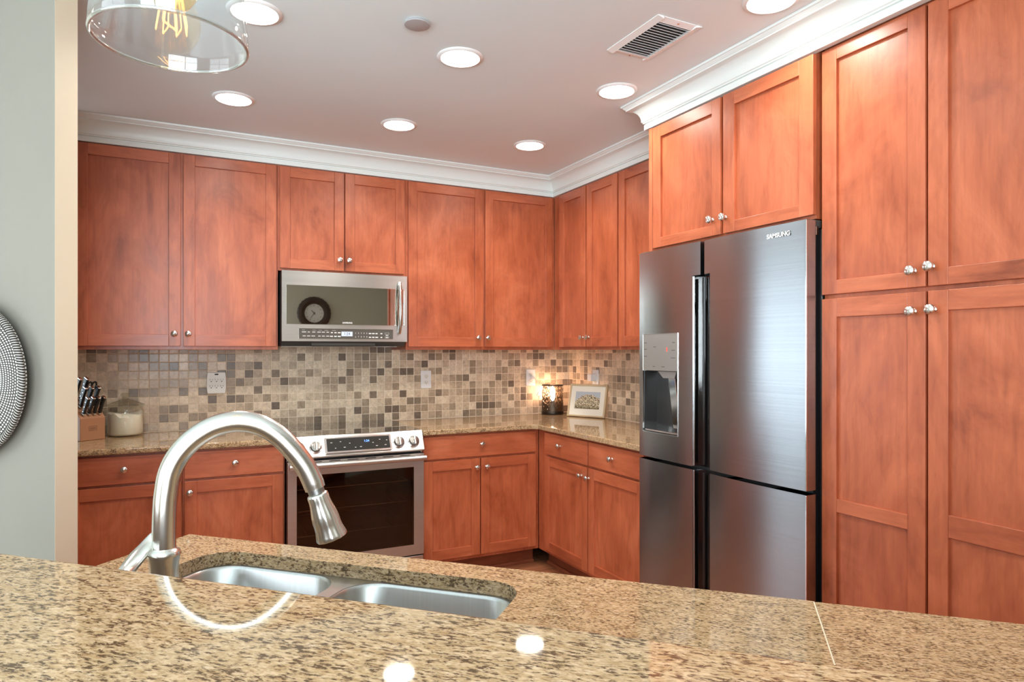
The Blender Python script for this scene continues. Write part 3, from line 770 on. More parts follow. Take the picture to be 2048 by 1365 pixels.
# upper left door as four bands round the dispenser, notched for the pocket handle
zb, zt_ = SM + .007, 1.8544
strips(mb, (FX0, DXH0), (zb, zt_), nx=2); strips(mb, (DXH1, 2.1643), (zb, 1.7116), nx=3); strips(mb, (DXH1, LX1), (1.7116, zt_), nx=4)
strips(mb, (DXH0, DXH1), (zb, DZ0)); strips(mb, (DXH0, DXH1), (DZ1, zt_))
dl = mb.build('door', FSTEEL, t, deform=bul(FX0, LX1, .007), ang=50)
dp = MB().box(DXH0 + .0005, DXH1 - .0005, fyf - .0082, fyf + .01, DZM, DZ1 - .0005).build('dispenser_panel', SILVERP, dl)
for (xx, zz, ww) in [(1.8478, 1.4229, .02), (1.8478, 1.3925, .02), (1.8478, 1.3599, .024), (2.0476, 1.4229, .018), (2.0454, 1.3881, .024), (2.0432, 1.3534, .03), (1.9151, 1.4033, .02), (1.9097, 1.3121, .016), (1.9748, 1.3121, .022)]:
    MB().box(xx - ww / 2, xx + ww / 2, fyf - .0086, fyf - .0080, zz - .0015, zz + .0015).build('panel_mark', DINK, dp)
MB().box(1.9987, 2.0047, fyf - .0086, fyf - .0080, 1.3827, 1.4001).build('indicator_light', LEDR, dp)
# recess: back wall, sides, spout, chute, tray
mb = MB(); d0 = fyf + .075
mb.box(DXH0, DXH1, d0, d0 + .003, DZ0, DZM); mb.box(DXH0, DXH0 + .003, fyf, d0, DZ0, DZM); mb.box(DXH1 - .003, DXH1, fyf, d0, DZ0, DZM)
mb.box(DXH0 + .003, DXH1 - .003, fyf, d0, DZM - .003, DZM); mb.box(DXH0 + .003, DXH1 - .003, fyf, d0, DZ0, DZ0 + .004)
rc = mb.build('dispenser_recess', simple('dispenser_recess_grey', (.085, .082, .080), .22, .6), dl)
mb = MB(); ring_rect(mb, DXH0 + .001, DXH1 - .001, DZ0 + .001, DZ1 - .001, .0022, fyf - .0095, fyf - .002); mb.build('dispenser_edge', CHROME, dl)
mb = MB(); mb.prism([(1.9205, DZM - .003), (2.0508, DZM - .003), (2.0367, DZM - .034), (1.9585, DZM - .034)], fyf + .006, fyf + .06, 'y'); mb.build('dispenser_spout', simple('spout_silver', (.5, .5, .5), .25, .8), rc)
mb = MB(); mb.prism([(fyf + .030, DZM - .034), (fyf + .045, DZM - .034), (fyf + .074, DZ0 + .03), (fyf + .060, DZ0 + .02)], 1.9640, 2.0128, 'x'); mb.build('dispenser_paddle', CHROME, rc, bev=.004)
mb = MB(); mb.box(DXH0 + .01, DXH1 - .006, fyf - .003, d0 - .004, DZ0 + .004, DZ0 + .012); mb.build('drip_tray', CHROME, rc, bev=.002)
RX = 2.2337
mb = MB(); strips(mb, (2.2690, FX1), (zb, 1.7116), nx=10); strips(mb, (RX, FX1), (1.7116, zt_), nx=10)
dr = mb.build('door', FSTEEL, t, deform=bul(RX, FX1, .009), ang=50)
text('logo', 'SAMSUNG', .0233, INK, dr, (2.6278, fyf - .0078, 1.8153), bold=.0006)
MB().box(FX1 - .0035, FX1 + .0015, fyf - .001, fyf + .004, zb + .002, zt_ - .001).build('edge_trim', CHROME, dr, bev=.001)
zl = SM - .008
mb = MB(); strips(mb, (FX0, 2.1643), (.04, zl)); ll = mb.build('freezer_door', FSTEEL, t, deform=bul(FX0, LX1, .007), ang=50)
mb = MB(); strips(mb, (2.2690, FX1), (.04, zl), nx=10); lr = mb.build('freezer_door', FSTEEL, t, deform=bul(RX, FX1, .009), ang=50)
MB().box(FX1 - .0035, FX1 + .0015, fyf - .001, fyf + .004, .045, zl - .002).build('edge_trim', CHROME, lr, bev=.001)
# pocket handles between the doors
for zz0, zz1, nm, par in ((zb, 1.7116, 'handle_pocket', dl), (.05, zl, 'handle_pocket', ll)):
    MB().box(2.1644, 2.2689, fyb - .014, fyb - .001, zz0, zz1).build(nm, GLOSSB, par)
    mb = MB(); mb.box(2.1644, 2.1697, fyf + .002, fyb - .012, zz0 + .002, zz1 - .002); mb.box(2.2636, 2.2689, fyf + .002, fyb - .012, zz0 + .002, zz1 - .002)
    mb.build('pocket_trim', CHROME, par, bev=.0015)
    mb = MB(); mb.tube([(2.1995, fyb - .020, zz0 + .01), (2.1995, fyb - .020, zz1 - .18), (2.2050, fyb - .026, zz1 - .10), (2.2050, fyb - .026, zz1 - .01)], [(.010, .006)] * 4, 12)
    mb.tube([(2.2386, fyb - .020, zz0 + .01), (2.2386, fyb - .020, zz1 - .26), (2.2430, fyb - .026, zz1 - .16), (2.2430, fyb - .026, zz1 - .01)], [(.010, .006)] * 4, 12)
    mb.build('pocket_grip', GLOSSB, par, ang=60)
for xx in (FX0 + .03, FX1 - .035):
    mb = MB(); mb.box(xx - .03, xx + .03, -.704, -.62, 1.8300, 1.8593); mb.build('hinge_cover', DGREY, t, bev=.006)
mb = MB(); mb.lathe([(.014, -.03), (.014, .0)], (FX1 - .018, -.645, 1.8354), 16); mb.build('hinge_pin', NICKEL, t)

# ------------------------------------------------------------------ ceiling fixtures
def downlight(x, y, label):
    t = local_thing('recessed_light', label, 'ceiling light', (x, y, ZC), 0, 'recessed ceiling lights')
    MB().lathe([(.078, -.001), (.078, -.006), (.080, -.0085), (.092, -.006), (.095, -.0005), (.078, -.001)], seg=48).build('trim_ring', WHITEB, t, ang=50)
    MB().lathe([(0, -.0055), (.04, -.0065), (.078, -.0035), (.078, -.001), (0, -.001)], seg=40).build('lens', LENS, t)
    ld_ = bpy.data.lights.new('beam', 'AREA'); ld_.shape = 'DISK'; ld_.size = .15; ld_.energy = LAMP_POWER; ld_.color = (1.0, .945, .86); ld_.spread = R(140)
    lo = bpy.data.objects.new('beam', ld_); COL.objects.link(lo); lo.parent = t; lo.location = (0, 0, -.0095)
    return t
for x, y, lb in [(-2.465, -.955, 'lit recessed ceiling light in front of the far left upper cabinet'),
                 (-1.652, -.957, 'lit recessed ceiling light in front of the microwave cabinet'),
                 (-.862, -.957, 'lit recessed ceiling light closest to the inner corner of the crown moulding'),
                 (-2.462, -1.866, 'lit recessed ceiling light partly behind the glass pendant shade'),
                 (-1.672, -1.856, 'lit recessed ceiling light in mid ceiling beside the round cover plate'),
                 (-.892, -1.857, 'lit recessed ceiling light between the air vent and the crown moulding corner'),
                 (-.892, -2.752, 'lit recessed ceiling light cut by the top of the frame above the pantry side'),
                 (-1.672, -2.752, 'recessed ceiling light over the peninsula sink')]:
    downlight(x, y, lb)
o = MB().lathe([(0, 0), (.040, 0), (.042, -.004), (.047, -.008), (.046, -.011), (.042, -.012), (0, -.0125)], seg=40).build('ceiling_cover_plate', simple('cover_plate_paint', (.42, .40, .40), .6), ang=40)
o.location = (-1.923, -2.052, ZC); tag(o, 'round flat grey cover plate on the ceiling', 'cover plate')
t = local_thing('air_vent', 'rectangular white air vent with slats on the ceiling', 'vent', (-1.072, -2.342, ZC))
mb = MB()
vx, vy = .103, .158
mb.prism([(-vx, -.0005), (-vx, -.003), (-vx + .028, -.010), (-vx + .030, -.0005)], -vy, vy, 'y'); mb.prism([(vx, -.0005), (vx, -.003), (vx - .028, -.010), (vx - .030, -.0005)], -vy, vy, 'y')
mb.prism([(-vy, -.0005), (-vy, -.003), (-vy + .028, -.010), (-vy + .030, -.0005)], -vx + .028, vx - .028, 'x'); mb.prism([(vy, -.0005), (vy, -.003), (vy - .028, -.010), (vy - .030, -.0005)], -vx + .028, vx - .028, 'x')
mb.build('vent_frame', WHITEB, t)
MB().box(-vx + .03, vx - .03, -vy + .03, vy - .03, -.002, -.0005).build('duct_backing', simple('duct_dark', (.06, .06, .06), .8), t)
for i in range(15):
    yy = -vy + .037 + i * .0175
    Ms = Matrix.Translation((0, yy, -.008)) @ Matrix.Rotation(R(38), 4, 'X')
    MB().box(-vx + .029, vx - .029, -.0075, .0075, -.0006, .0006, M=Ms).build('slat', WHITEB, t)
for yy in (-vy + .012, vy - .012): MB().lathe([(0, -.0085), (.004, -.0085), (.004, -.004)], (0, yy, 0), 12).build('screw', NICKEL, t)

# pendant
RIMG = tinted('glass_rim', (.80, .82, .82), gl=.9, rough=.05)
RIMG.node_tree.nodes['Math.001'].inputs[2].default_value = .35
t = local_thing('pendant_lamp', 'clear glass pendant lamp hanging over the bar, bottom of its shade in frame', 'pendant lamp', (-2.719, -3.489, 1.757))
mb = MB()
outp = [(.0865, 0), (.0852, .02), (.0815, .06), (.0770, .11), (.0725, .155), (.066, .185), (.05, .205), (.030, .212), (.022, .213)]
inp = [(.022, .2095), (.030, .2085), (.048, .202), (.0630, .183), (.0693, .154), (.0738, .11), (.0783, .06), (.0820, .02), (.0830, .001), (.0848, -.0012)]
mb.lathe(outp + inp, seg=64, closed=True); mb.build('glass_shade', CLEAR, t, ang=60)
MB().lathe([(.0870 + .0022 * math.cos(R(a)) - .0022, .0022 * math.sin(R(a))) for a in range(0, 360, 45)], seg=64, closed=True).build('shade_rim', RIMG, t, ang=80)
MB().lathe([(0, .196), (.020, .196), (.022, .2), (.022, .235), (.014, .245), (.006, .25), (0, .25)], seg=24).build('socket', CHROME, t)
MB().tube([(0, 0, .245), (0, 0, ZC - 1.757 - .015)], .004, 10).build('stem', CHROME, t)
MB().lathe([(0, 0), (.06, 0), (.06, -.012), (.04, -.02), (0, -.022)], (0, 0, ZC - 1.757), 32).build('ceiling_canopy', CHROME, t)
mb = MB(); mb.lathe([(0, .038), (.010, .0395), (.020, .046), (.028, .058), (.031, .072), (.029, .088), (.022, .108), (.016, .130), (.014, .150), (.014, .194), (0, .194)], seg=32)
bulb = mb.build('bulb', tinted('amber_bulb_glass', (1.0, .86, .62), rough=.02), t, ang=60)
mb = MB()
for k in range(5):
    a = 2 * math.pi * k / 5
    mb.tube([(.006 * math.cos(a), .006 * math.sin(a), .15), (.016 * math.cos(a), .016 * math.sin(a), .075), (.016 * math.cos(a + .5), .016 * math.sin(a + .5), .065), (.006 * math.cos(a + .6), .006 * math.sin(a + .6), .14)], .0009, 6)
mb.build('filament', FILA, bulb)

# ------------------------------------------------------------------ outlets
def plate(t, w=.075, h=.122):
    return MB().prism(rrect(-w/2, w/2, -h/2, h/2, .004, 3), -.006, 0, 'y').build('cover_plate', WHITEB, t, bev=.0015)
def sockets(pl, zs=(-.021, .021), xs=(0,)):
    for z in zs:
        for x in xs:
            f = MB().prism(rrect(x - .017, x + .017, z - .0145, z + .0145, .010, 4), -.0078, -.004, 'y').build('receptacle', WHITEP, pl)
            mb = MB(); mb.box(x - .0075, x - .0055, -.0081, -.0077, z - .001, z + .007); mb.box(x + .0055, x + .0075, -.0081, -.0077, z - .001, z + .006)
            mb.lathe([(.0025, .0077), (.0025, .0081)], (0, 0, 0), 10, M=Matrix.Translation((x, 0, z - .0075)) @ Matrix.Rotation(R(90), 4, 'X'))
            mb.build('slot', SLOT, f)
def outlet(label, loc, rz):
    t = local_thing('wall_outlet', label, 'outlet', loc, rz, 'wall outlets'); pl = plate(t); sockets(pl); return t
outlet('white duplex outlet on the tile between the range and the corner', (-1.166, -.0075, 1.187), 0)
outlet('white duplex outlet next to the corner with the lamp plugged in', (-.343, -.0075, 1.184), 0)
outlet('white outlet on the right wall above the picture frame', (-.0075, -.378, 1.187), -R(90))
t = local_thing('plug_adapter', 'white plug-in device in the outlet above the picture frame', 'plug', (-.0155, -.362, 1.192), -R(90))
MB().prism(rrect(-.022, .026, -.026, .026, .004, 3), -.042, 0, 'y').build('housing', WHITEB, t, bev=.002)
t = local_thing('outlet_tap', 'cream six-socket outlet adapter on the tile behind the faucet arch', 'outlet', (-2.4925, -.0075, 1.193))
mb = MB(); mb.prism([(-.050, -.058), (-.047, -.064), (.047, -.064), (.050, -.058), (.054, -.02), (.054, .02), (.050, .058), (.047, .064), (-.047, .064), (-.050, .058), (-.054, .02), (-.054, -.02)], -.030, 0, 'y')
ad = mb.build('housing', WHITEP, t, bev=.004, bseg=3)
mb = MB()
for zz in (.016, -.022):
    for xx in (-.029, 0, .029):
        mb.box(xx - .008, xx - .006, -.0306, -.0299, zz, zz + .009); mb.box(xx + .006, xx + .008, -.0306, -.0299, zz, zz + .008)
        mb.lathe([(.003, .0299), (.003, .0306)], (0, 0, 0), 10, M=Matrix.Translation((xx, 0, zz - .007)) @ Matrix.Rotation(R(90), 4, 'X'))
mb.build('slot', SLOT, ad)
MB().box(-.010, .010, -.0308, -.0295, .047, .055).build('indicator', SLOT, ad)

# ------------------------------------------------------------------ counter objects
ZTOP = .9142
# knife block
KA = math.atan2(.077, .107); KO = Vector((-3.153, -.295, ZTOP))
BLOCKW = bumpy('block_wood', (.42, .20, .105), .45, 90, .1, .15)
t = local_thing('knife_block', 'slanted wooden knife block at the left end of the counter', 'knife block', KO, KA)
mb = MB(); mb.prism([(0, 0), (0, .118), (.115, .225), (.150, .205), (.150, 0)], 0, .130, 'x'); kbk = mb.build('block', BLOCKW, t, bev=.003)
mb = MB(); ring_rect(mb, .045, .085, .052, .074, .0012, -.0006, .0)
for zz in (.058, .063, .068): mb.box(.05, .08, -.0006, 0, zz - .0012, zz + .0004)
mb.build('stamp', simple('stamp_dark', (.16, .07, .04), .6), kbk)
def knife(x, y, zb, ln, wd, label, kind='knife', lean=0.0):
    M = Matrix.Translation(KO) @ Matrix.Rotation(KA, 4, 'Z')
    base = M @ Vector((x, y, zb))
    t = bpy.data.objects.new(kind, None); COL.objects.link(t); t.location = base; t.rotation_euler = (R(25), lean, KA)
    t.rotation_euler = (Matrix.Rotation(KA, 3, 'Z') @ Matrix.Rotation(lean, 3, 'Y') @ Matrix.Rotation(R(25), 3, 'X')).to_euler()
    ORG[t.name] = Vector(); tag(t, label, kind, 'knives in the block')
    MB().box(-.001, .001, -wd * .45, wd * .45, -.06, .004).build('blade', CHROME, t)
    MB().box(-.0062, .0062, -wd * .55, wd * .55, .001, .010).build('bolster', CHROME, t, bev=.002)
    hp = [(-wd * .5, .010), (-wd * .42, ln * .35), (-wd * .46, ln * .7), (-wd * .62, ln), (wd * .60, ln), (wd * .5, ln * .8), (wd * .40, ln * .4), (wd * .5, .010)]
    h = MB().prism(hp, -.0068, .0068, 'x').build('handle', BLACK, t, bev=.003)
    MB().prism([(-wd * .62, ln), (-wd * .55, ln + .006), (wd * .5, ln + .007), (wd * .60, ln)], -.0068, .0068, 'x').build('end_cap', CHROME, t, bev=.002)
    mb = MB()
    for k in (.22, .5, .78):
        mb.lathe([(.0026, -.0074), (.0026, .0074)], (0, 0, 0), 10, M=Matrix.Translation((0, 0, ln * k)) @ Matrix.Rotation(R(90), 4, 'Y'))
    mb.box(-.0015, .0015, wd * .38, wd * .62, .012, ln)
    mb.build('rivets', CHROME, h)
pos = ['leftmost', 'second from left', 'third from left', 'rightmost']
for i in range(4):
    knife(.024 + i * .0275, .016, .134, .098, .021, f'black steak knife handle in the front row of the block, {pos[i]}')
for i, p_ in enumerate(['left', 'middle', 'right']):
    knife(.030 + i * .034, .056, .171, .115, .024, f'black knife with white-ended handle in the second row, {p_}', lean=0)
for i, p_ in enumerate(['left', 'right']):
    knife(.018 + i * .036, .092, .205, .130, .026, f'tall black knife in the back row of the block, {p_}')
# shears
M = Matrix.Translation(KO) @ Matrix.Rotation(KA, 4, 'Z')
t = bpy.data.objects.new('kitchen_shears', None); COL.objects.link(t); t.location = M @ Vector((.092, .094, .205)); t.rotation_euler = (Matrix.Rotation(KA, 3, 'Z') @ Matrix.Rotation(R(25), 3, 'X')).to_euler()
ORG[t.name] = Vector(); tag(t, 'black-handled kitchen shears standing in the back row of the knife block', 'scissors')
mb = MB()
for sx in (-1, 1):
    pts = [(0.003 * sx, 0, .0), (.006 * sx, 0, .05)] + [(.012 * sx + .012 * math.cos(R(a)) * 1.0, 0, .088 + .022 * math.sin(R(a))) for a in range(-90, 271, 30)]
    mb.tube(pts, .0048, 10)
mb.build('handles', BLACK, t, ang=60)
MB().box(-.006, .006, -.002, .002, -.06, .004).build('blades', CHROME, t)

# flour jar
JX, JY = -2.960, -.112
t = local_thing('glass_jar', 'round lidded glass jar holding flour next to the knife block', 'jar', (JX, JY, ZTOP))
op = [(0, 0), (.078, 0), (.086, .004), (.0895, .014), (.0895, .130), (.0885, .142), (.084, .150), (.086, .153), (.090, .156), (.090, .162), (.086, .164)]
ip = [(.083, .163), (.082, .153), (.081, .149), (.0855, .141), (.0865, .130), (.0865, .015), (.083, .007), (0, .006)]
MB().lathe(op + ip, seg=56).build('jar_body', JARG, t, ang=50)
ld = [(0, .168), (.092, .1675), (.0945, .170), (.0935, .174), (.080, .180), (.055, .190), (.030, .198), (.020, .203), (.015, .210), (.017, .216), (.0225, .221), (.0240, .227), (.021, .233), (.012, .236), (0, .236)]
MB().lathe(ld, seg=56).build('lid', LIDG, t, ang=50)
mb = MB(); seg = 56
rings = [[(.0 , 0)], ]
prof = []
bm = mb.bm
def fz(a): return .117 + .010 * math.sin(a * 2 + 1.0) + .006 * math.sin(a * 5 + .3) + .004 * math.sin(a * 11)
R1 = .0855
lay = []
lay.append([bm.verts.new((.076 * math.cos(2*math.pi*j/seg), .076 * math.sin(2*math.pi*j/seg), .0065)) for j in range(seg)])
lay.append([bm.verts.new((R1 * math.cos(2*math.pi*j/seg), R1 * math.sin(2*math.pi*j/seg), .017)) for j in range(seg)])
lay.append([bm.verts.new((R1 * math.cos(2*math.pi*j/seg), R1 * math.sin(2*math.pi*j/seg), fz(2*math.pi*j/seg))) for j in range(seg)])
lay.append([bm.verts.new((R1 * .9 * math.cos(2*math.pi*j/seg), R1 * .9 * math.sin(2*math.pi*j/seg), fz(2*math.pi*j/seg) + .004)) for j in range(seg)])
lay.append([bm.verts.new((R1 * .5 * math.cos(2*math.pi*j/seg), R1 * .5 * math.sin(2*math.pi*j/seg), .124 + .006 * math.sin(3 * 2*math.pi*j/seg))) for j in range(seg)])
for A_, B_ in zip(lay[:-1], lay[1:]):
    for j in range(seg): bm.faces.new((A_[j], A_[(j+1) % seg], B_[(j+1) % seg], B_[j]))
bm.faces.new(lay[0][::-1]); bm.faces.new(lay[-1])
o = mb.build('flour', bumpy('flour_white', (.96, .90, .76), .95, 120, .2, .03), ang=60, org=Vector((0, 0, 0)))
o.location = (JX, JY, ZTOP); tag(o, 'cream white flour filling the glass jar', 'flour', None, 'stuff')

# candle lamp in the corner
LX, LY, LR = -.205, -.098, .080
t = local_thing('table_lamp', 'small dark pierced-metal candle lamp with lit bulb in the corner', 'lamp', (LX, LY, ZTOP))
DM = simple('bronze_metal', (.05, .038, .028), .4, .8)
MB().lathe([(0, 0), (LR, 0), (LR + .002, .003), (LR + .002, .022), (LR - .001, .026), (LR - .004, .026), (LR - .004, .008), (0, .008)], seg=48).build('base', DM, t, ang=50)
# pierced shade: lattice of thin vertical wavy strips, with a top ring
def pierced():
    m, nt, b = mat('pierced_metal'); nt.nodes.remove(b)
    tc = N(nt, 'ShaderNodeTexCoord')
    n = N(nt, 'ShaderNodeTexNoise'); mp = N(nt, 'ShaderNodeMapping'); mp.inputs['Scale'].default_value = (210, 210, 62)
    L(nt, tc, 'Object', mp, 'Vector'); L(nt, mp, 0, n, 'Vector'); n.inputs['Scale'].default_value = 1.0; n.inputs['Detail'].default_value = 2
    sx = N(nt, 'ShaderNodeSeparateXYZ'); L(nt, tc, 'Object', sx, 0)
    mr = N(nt, 'ShaderNodeMapRange'); L(nt, sx, 2, mr, 0); mr.inputs[1].default_value = .03; mr.inputs[2].default_value = .21; mr.inputs[3].default_value = .10; mr.inputs[4].default_value = -.07
    ad = N(nt, 'ShaderNodeMath', operation='ADD'); L(nt, n, 0, ad, 0); L(nt, mr, 0, ad, 1)
    r = ramp(nt, ad, 0, [(.52, (0, 0, 0)), (.55, (1, 1, 1))])
    d = N(nt, 'ShaderNodeBsdfPrincipled'); setp(d, color=(.10, .065, .04), rough=.4, metal=.7)
    tr = N(nt, 'ShaderNodeBsdfTransparent')
    ms = N(nt, 'ShaderNodeMixShader'); L(nt, r, 0, ms, 0); L(nt, tr, 0, ms, 1); L(nt, d, 0, ms, 2)
    L(nt, ms, 0, nt.nodes['Material Output'], 'Surface'); return m
mb = MB(); mb.lathe([(LR, .026), (LR, .213), (LR - .0015, .213), (LR - .0015, .026)], seg=64, closed=True)
mb.build('pierced_shade', pierced(), t, ang=50)
MB().lathe([(LR + .001, .211), (LR + .001, .219), (LR - .003, .219), (LR - .003, .211)], seg=64, closed=True).build('top_ring', DM, t)
MB().lathe([(0, .008), (.016, .008), (.016, .065), (.012, .080), (.012, .098), (0, .098)], seg=20).build('socket', simple('socket_black', (.02, .02, .02), .5), t)
MB().lathe([(0, .098), (.009, .100), (.015, .118), (.0195, .145), (.019, .165), (.014, .187), (.006, .203), (0, .207)], seg=24).build('bulb', CANDLE, t, ang=60)
cpts = smooth_path([(-.130, .075, .27), (-.112, .055, .262), (-.095, .050, .22), (-.092, .045, .18), (-.100, .035, .150)], 6)
cd = MB().tube([(x, y, z) for x, y, z in cpts], .0022, 8).build('cord', WHITEP, t)
MB().box(-.145, -.118, .062, .089, .258, .282).build('plug', WHITEB, cd, bev=.003)
MB().tube(smooth_path([(-.098, .037, .142), (-.088, .025, .132), (-.072, .03, .122), (-.05, .062, .10), (-.0, .082, .06), (.0, .078, .02)], 5), .0022, 8).build('cord_end', WHITEP, cd)
MB().box(-.011, .011, -.004, .004, -.014, .014, M=Matrix.Translation((-.099, .036, .147)) @ Matrix.Rotation(R(28), 4, 'Y')).build('inline_switch', WHITEB, cd, bev=.003)

# framed picture leaning on the right wall
f0 = Vector((-.196, -.291, ZTOP)); f1 = Vector((-.058, -.560, ZTOP))
fa = math.atan2((f1 - f0).y, (f1 - f0).x); fw_ = (f1 - f0).length; fh_ = .237
t = bpy.data.objects.new('picture_frame', None); COL.objects.link(t); t.location = f0
t.rotation_euler = (Matrix.Rotation(fa, 3, 'Z') @ Matrix.Rotation(-R(13), 3, 'X')).to_euler(); ORG[t.name] = Vector()
tag(t, 'small pale wood framed landscape picture leaning in the counter corner', 'picture frame')
FRW = bumpy('frame_pale_wood', (.62, .46, .27), .45, 60, .1, .1)
mb = MB(); bw = .014
mb.box(0, bw, -.010, .012, 0.003, fh_); mb.box(fw_ - bw, fw_, -.010, .012, 0.003, fh_); mb.box(bw, fw_ - bw, -.010, .012, 0.003, bw); mb.box(bw, fw_ - bw, -.010, .012, fh_ - bw, fh_)
mb.build('frame', FRW, t, bev=.002)
MB().box(bw, fw_ - bw, -.002, .008, bw, fh_ - bw).build('mat_board', simple('mat_cream', (.86, .80, .68), .7), t)
pic = None
def picture_mat():
    m, nt, b = mat('hill_town_print')
    tc = N(nt, 'ShaderNodeTexCoord'); sx = N(nt, 'ShaderNodeSeparateXYZ'); L(nt, tc, 'Object', sx, 0)
    vo = N(nt, 'ShaderNodeTexVoronoi'); mp = N(nt, 'ShaderNodeMapping'); mp.inputs['Scale'].default_value = (230, 1, 290); L(nt, tc, 'Object', mp, 'Vector'); L(nt, mp, 0, vo, 'Vector'); vo.inputs['Scale'].default_value = 1
    town = ramp(nt, vo, 'Color', [(.2, (.10, .07, .04)), (.38, (.45, .36, .22)), (.55, (.80, .68, .46)), (.8, (.9, .85, .70))], 'CONSTANT')
    nz = noise(nt, coords(nt, (1, 1, 1), False), 40, 3)
    # ridge height: a broad hump
    ux = N(nt, 'ShaderNodeMath', operation='SUBTRACT'); L(nt, sx, 0, ux, 0); ux.inputs[1].default_value = fw_ * .53
    sq = N(nt, 'ShaderNodeMath', operation='MULTIPLY'); L(nt, ux, 0, sq, 0); L(nt, ux, 0, sq, 1)
    h = N(nt, 'ShaderNodeMath', operation='MULTIPLY_ADD'); L(nt, sq, 0, h, 0); h.inputs[1].default_value = 4.5; L(nt, sx, 2, h, 2)
    h2 = N(nt, 'ShaderNodeMath', operation='MULTIPLY_ADD'); L(nt, nz, 0, h2, 0); h2.inputs[1].default_value = -.035; L(nt, h, 0, h2, 2)
    sk = ramp(nt, h2, 0, [(.146, (0, 0, 0)), (.149, (1, 1, 1))])
    c = mix(nt, (sk, 0), (town, 0), (.50, .54, .58))
    tz = ramp(nt, sx, 2, [(.064, (.35, .32, .22)), (.085, (1, 1, 1))])
    c2 = mix(nt, .9, (c, 2), (tz, 0), 'MULTIPLY')
    L(nt, c2, 2, b, 'Base Color'); setp(b, rough=.3); return m
MB().box(.052, fw_ - .052, -.0026, -.0018, .060, fh_ - .054).build('print', picture_mat(), t)
MB().box(fw_ * .45, fw_ * .55, .012, .016, .02, fh_ * .8).build('easel_back', DGREY, t)

# basket on the stub wall
Rb = .252
bc = A + w_ * .319 + Vector((0, 0, 1.296)); bn = Vector((-.70711, -.70711, 0))
t = bpy.data.objects.new('woven_basket', None); COL.objects.link(t); t.location = bc + bn * .004
t.rotation_euler = (R(90), 0, -R(45)); ORG[t.name] = Vector()
tag(t, 'round black and white woven basket hanging on the left wall', 'basket')
def basket_mat():
    m, nt, b = mat('coiled_basket_weave')
    tc = N(nt, 'ShaderNodeTexCoord'); sx = N(nt, 'ShaderNodeSeparateXYZ'); L(nt, tc, 'Object', sx, 0)
    at = N(nt, 'ShaderNodeMath', operation='ARCTAN2'); L(nt, sx, 1, at, 0); L(nt, sx, 0, at, 1)
    l2 = N(nt, 'ShaderNodeVectorMath', operation='LENGTH'); cx = N(nt, 'ShaderNodeCombineXYZ'); L(nt, sx, 0, cx, 0); L(nt, sx, 1, cx, 1); L(nt, cx, 0, l2, 0)
    row = N(nt, 'ShaderNodeMath', operation='DIVIDE'); L(nt, l2, 'Value', row, 0); row.inputs[1].default_value = .0132
    fl = N(nt, 'ShaderNodeMath', operation='FLOOR'); L(nt, row, 0, fl, 0)
    st = N(nt, 'ShaderNodeMath', operation='MULTIPLY'); L(nt, at, 0, st, 0); st.inputs[1].default_value = 132 / (2 * math.pi)
    half = N(nt, 'ShaderNodeMath', operation='MULTIPLY_ADD'); L(nt, row, 0, half, 0); half.inputs[1].default_value = .55; L(nt, st, 0, half, 2)
    fr = N(nt, 'ShaderNodeMath', operation='FRACT'); L(nt, half, 0, fr, 0)
    d = N(nt, 'ShaderNodeMath', operation='SUBTRACT'); L(nt, fr, 0, d, 0); d.inputs[1].default_value = .5
    ab = N(nt, 'ShaderNodeMath', operation='ABSOLUTE'); L(nt, d, 0, ab, 0)
    fr2 = N(nt, 'ShaderNodeMath', operation='FRACT'); L(nt, row, 0, fr2, 0)
    d2 = N(nt, 'ShaderNodeMath', operation='SUBTRACT'); L(nt, fr2, 0, d2, 0); d2.inputs[1].default_value = .5
    ab2 = N(nt, 'ShaderNodeMath', operation='ABSOLUTE'); L(nt, d2, 0, ab2, 0)
    mx = N(nt, 'ShaderNodeMath', operation='MAXIMUM'); L(nt, ab, 0, mx, 0); L(nt, ab2, 0, mx, 1)
    r = ramp(nt, mx, 0, [(.16, (.74, .72, .68)), (.27, (.60, .57, .53)), (.34, (.030, .024, .020)), (1, (.02, .016, .014))])
    L(nt, r, 0, b, 'Base Color'); setp(b, rough=.65)
    return m
mb = MB(); prof = []
nc = 18; rr0 = .015; stp = (Rb - rr0) / nc
bm = mb.bm
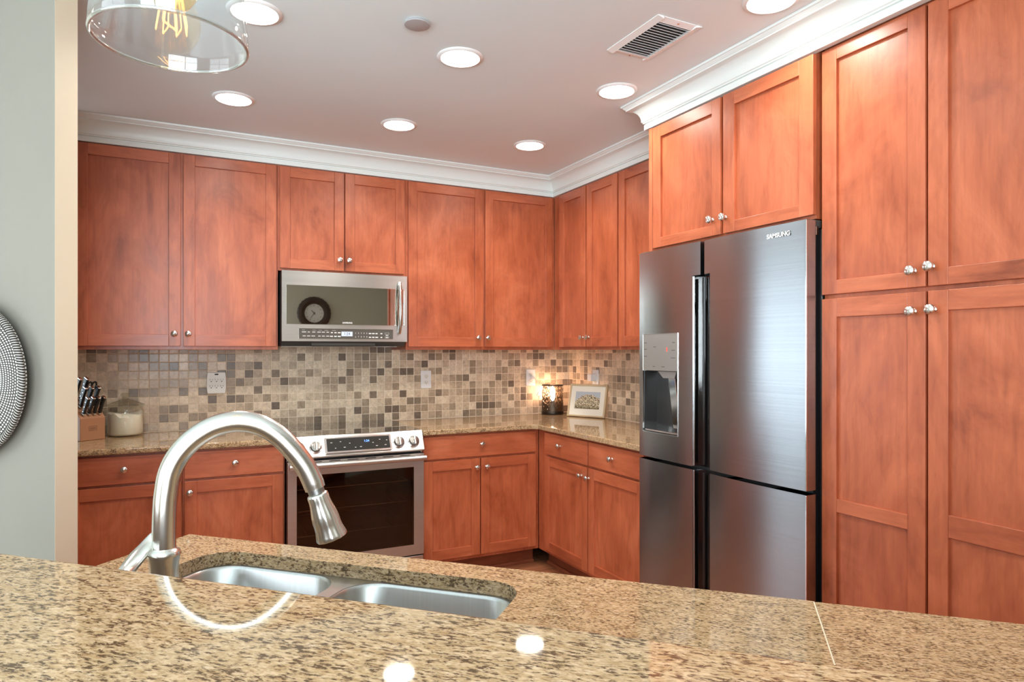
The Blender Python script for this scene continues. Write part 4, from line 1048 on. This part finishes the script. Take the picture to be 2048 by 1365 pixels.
# coiled rings: dish profile, each coil a ridge
for i in range(nc + 1):
    rc_ = rr0 + stp * i
    zc_ = .014 + .028 * (rc_ / Rb) ** 2.2
    for k in range(4):
        a = R(180 - 60 * k) if k < 4 else 0
        rr_ = rc_ + .5 * stp * math.cos(a); zz = zc_ + .0045 * math.sin(a)
        if rr_ <= Rb: prof.append((max(rr_, .0005), zz))
prof2 = [(r_, z_ - .010) for r_, z_ in prof[::-1]]
mb.lathe(prof + prof2, seg=132, closed=True)
bk = mb.build('coil_dish', basket_mat(), t, ang=60)
def wrap_mat():
    m, nt, b = mat('basket_rim_wrap')
    tc = N(nt, 'ShaderNodeTexCoord'); sx = N(nt, 'ShaderNodeSeparateXYZ'); L(nt, tc, 'Object', sx, 0)
    at = N(nt, 'ShaderNodeMath', operation='ARCTAN2'); L(nt, sx, 1, at, 0); L(nt, sx, 0, at, 1)
    cx = N(nt, 'ShaderNodeCombineXYZ'); L(nt, sx, 0, cx, 0); L(nt, sx, 1, cx, 1)
    l2 = N(nt, 'ShaderNodeVectorMath', operation='LENGTH'); L(nt, cx, 0, l2, 0)
    st = N(nt, 'ShaderNodeMath', operation='MULTIPLY'); L(nt, at, 0, st, 0); st.inputs[1].default_value = 190 / (2 * math.pi)
    sl_ = N(nt, 'ShaderNodeMath', operation='MULTIPLY_ADD'); L(nt, l2, 'Value', sl_, 0); sl_.inputs[1].default_value = 45; L(nt, st, 0, sl_, 2)
    fr = N(nt, 'ShaderNodeMath', operation='FRACT'); L(nt, sl_, 0, fr, 0)
    r_ = ramp(nt, fr, 0, [(0, (.022, .016, .013)), (.62, (.022, .016, .013)), (.70, (.62, .58, .52)), (.90, (.62, .58, .52)), (1, (.022, .016, .013))])
    L(nt, r_, 0, b, 'Base Color'); setp(b, rough=.6); return m
mb = MB(); mb.lathe([(Rb - .008 + .0105 * math.cos(R(a_)),   .044 + .0085 * math.sin(R(a_))) for a_ in range(0, 360, 30)], seg=132, closed=True)
mb.build('rim_wrap', wrap_mat(), t, ang=60)

# wall clock on the wall behind the camera (seen in the microwave glass)
t = local_thing('wall_clock', 'round clock with a wide dark brown rim, reflected in the microwave glass', 'clock', (-1.045, -5.598, 1.887), R(180))
BR = bumpy('clock_brown', (.055, .028, .018), .45, 30, .2, .3)
MX = Matrix.Rotation(R(90), 4, 'X')
mb = MB(); mb.lathe([(.126, .010), (.126, .020), (.135, .030), (.17, .040), (.205, .030), (.222, .012), (.220, .002), (.126, .002)], seg=96, M=MX, flute=(24, .012), closed=True); mb.build('rim', BR, t, ang=25)
MB().lathe([(0, .002), (.1265, .002), (.1265, .013), (0, .013)], seg=48, M=MX).build('dial', simple('clock_face', (.78, .77, .73), .6), t)
def hand(ang, ln, wd):
    MB().prism([(-wd, -.02), (wd, -.02), (wd * .6, ln), (-wd * .6, ln)], -.0155, -.0140, 'y', M=Matrix.Rotation(ang, 4, 'Y')).build('hand', SLOT, t)
hand(R(42), .055, .005); hand(R(145), .085, .004)
for h in range(1, 13):
    a = R(90 - 30 * h)
    text('numeral', str(h), .026, SLOT, t, (.100 * math.cos(a), -.0138, .100 * math.sin(a)))
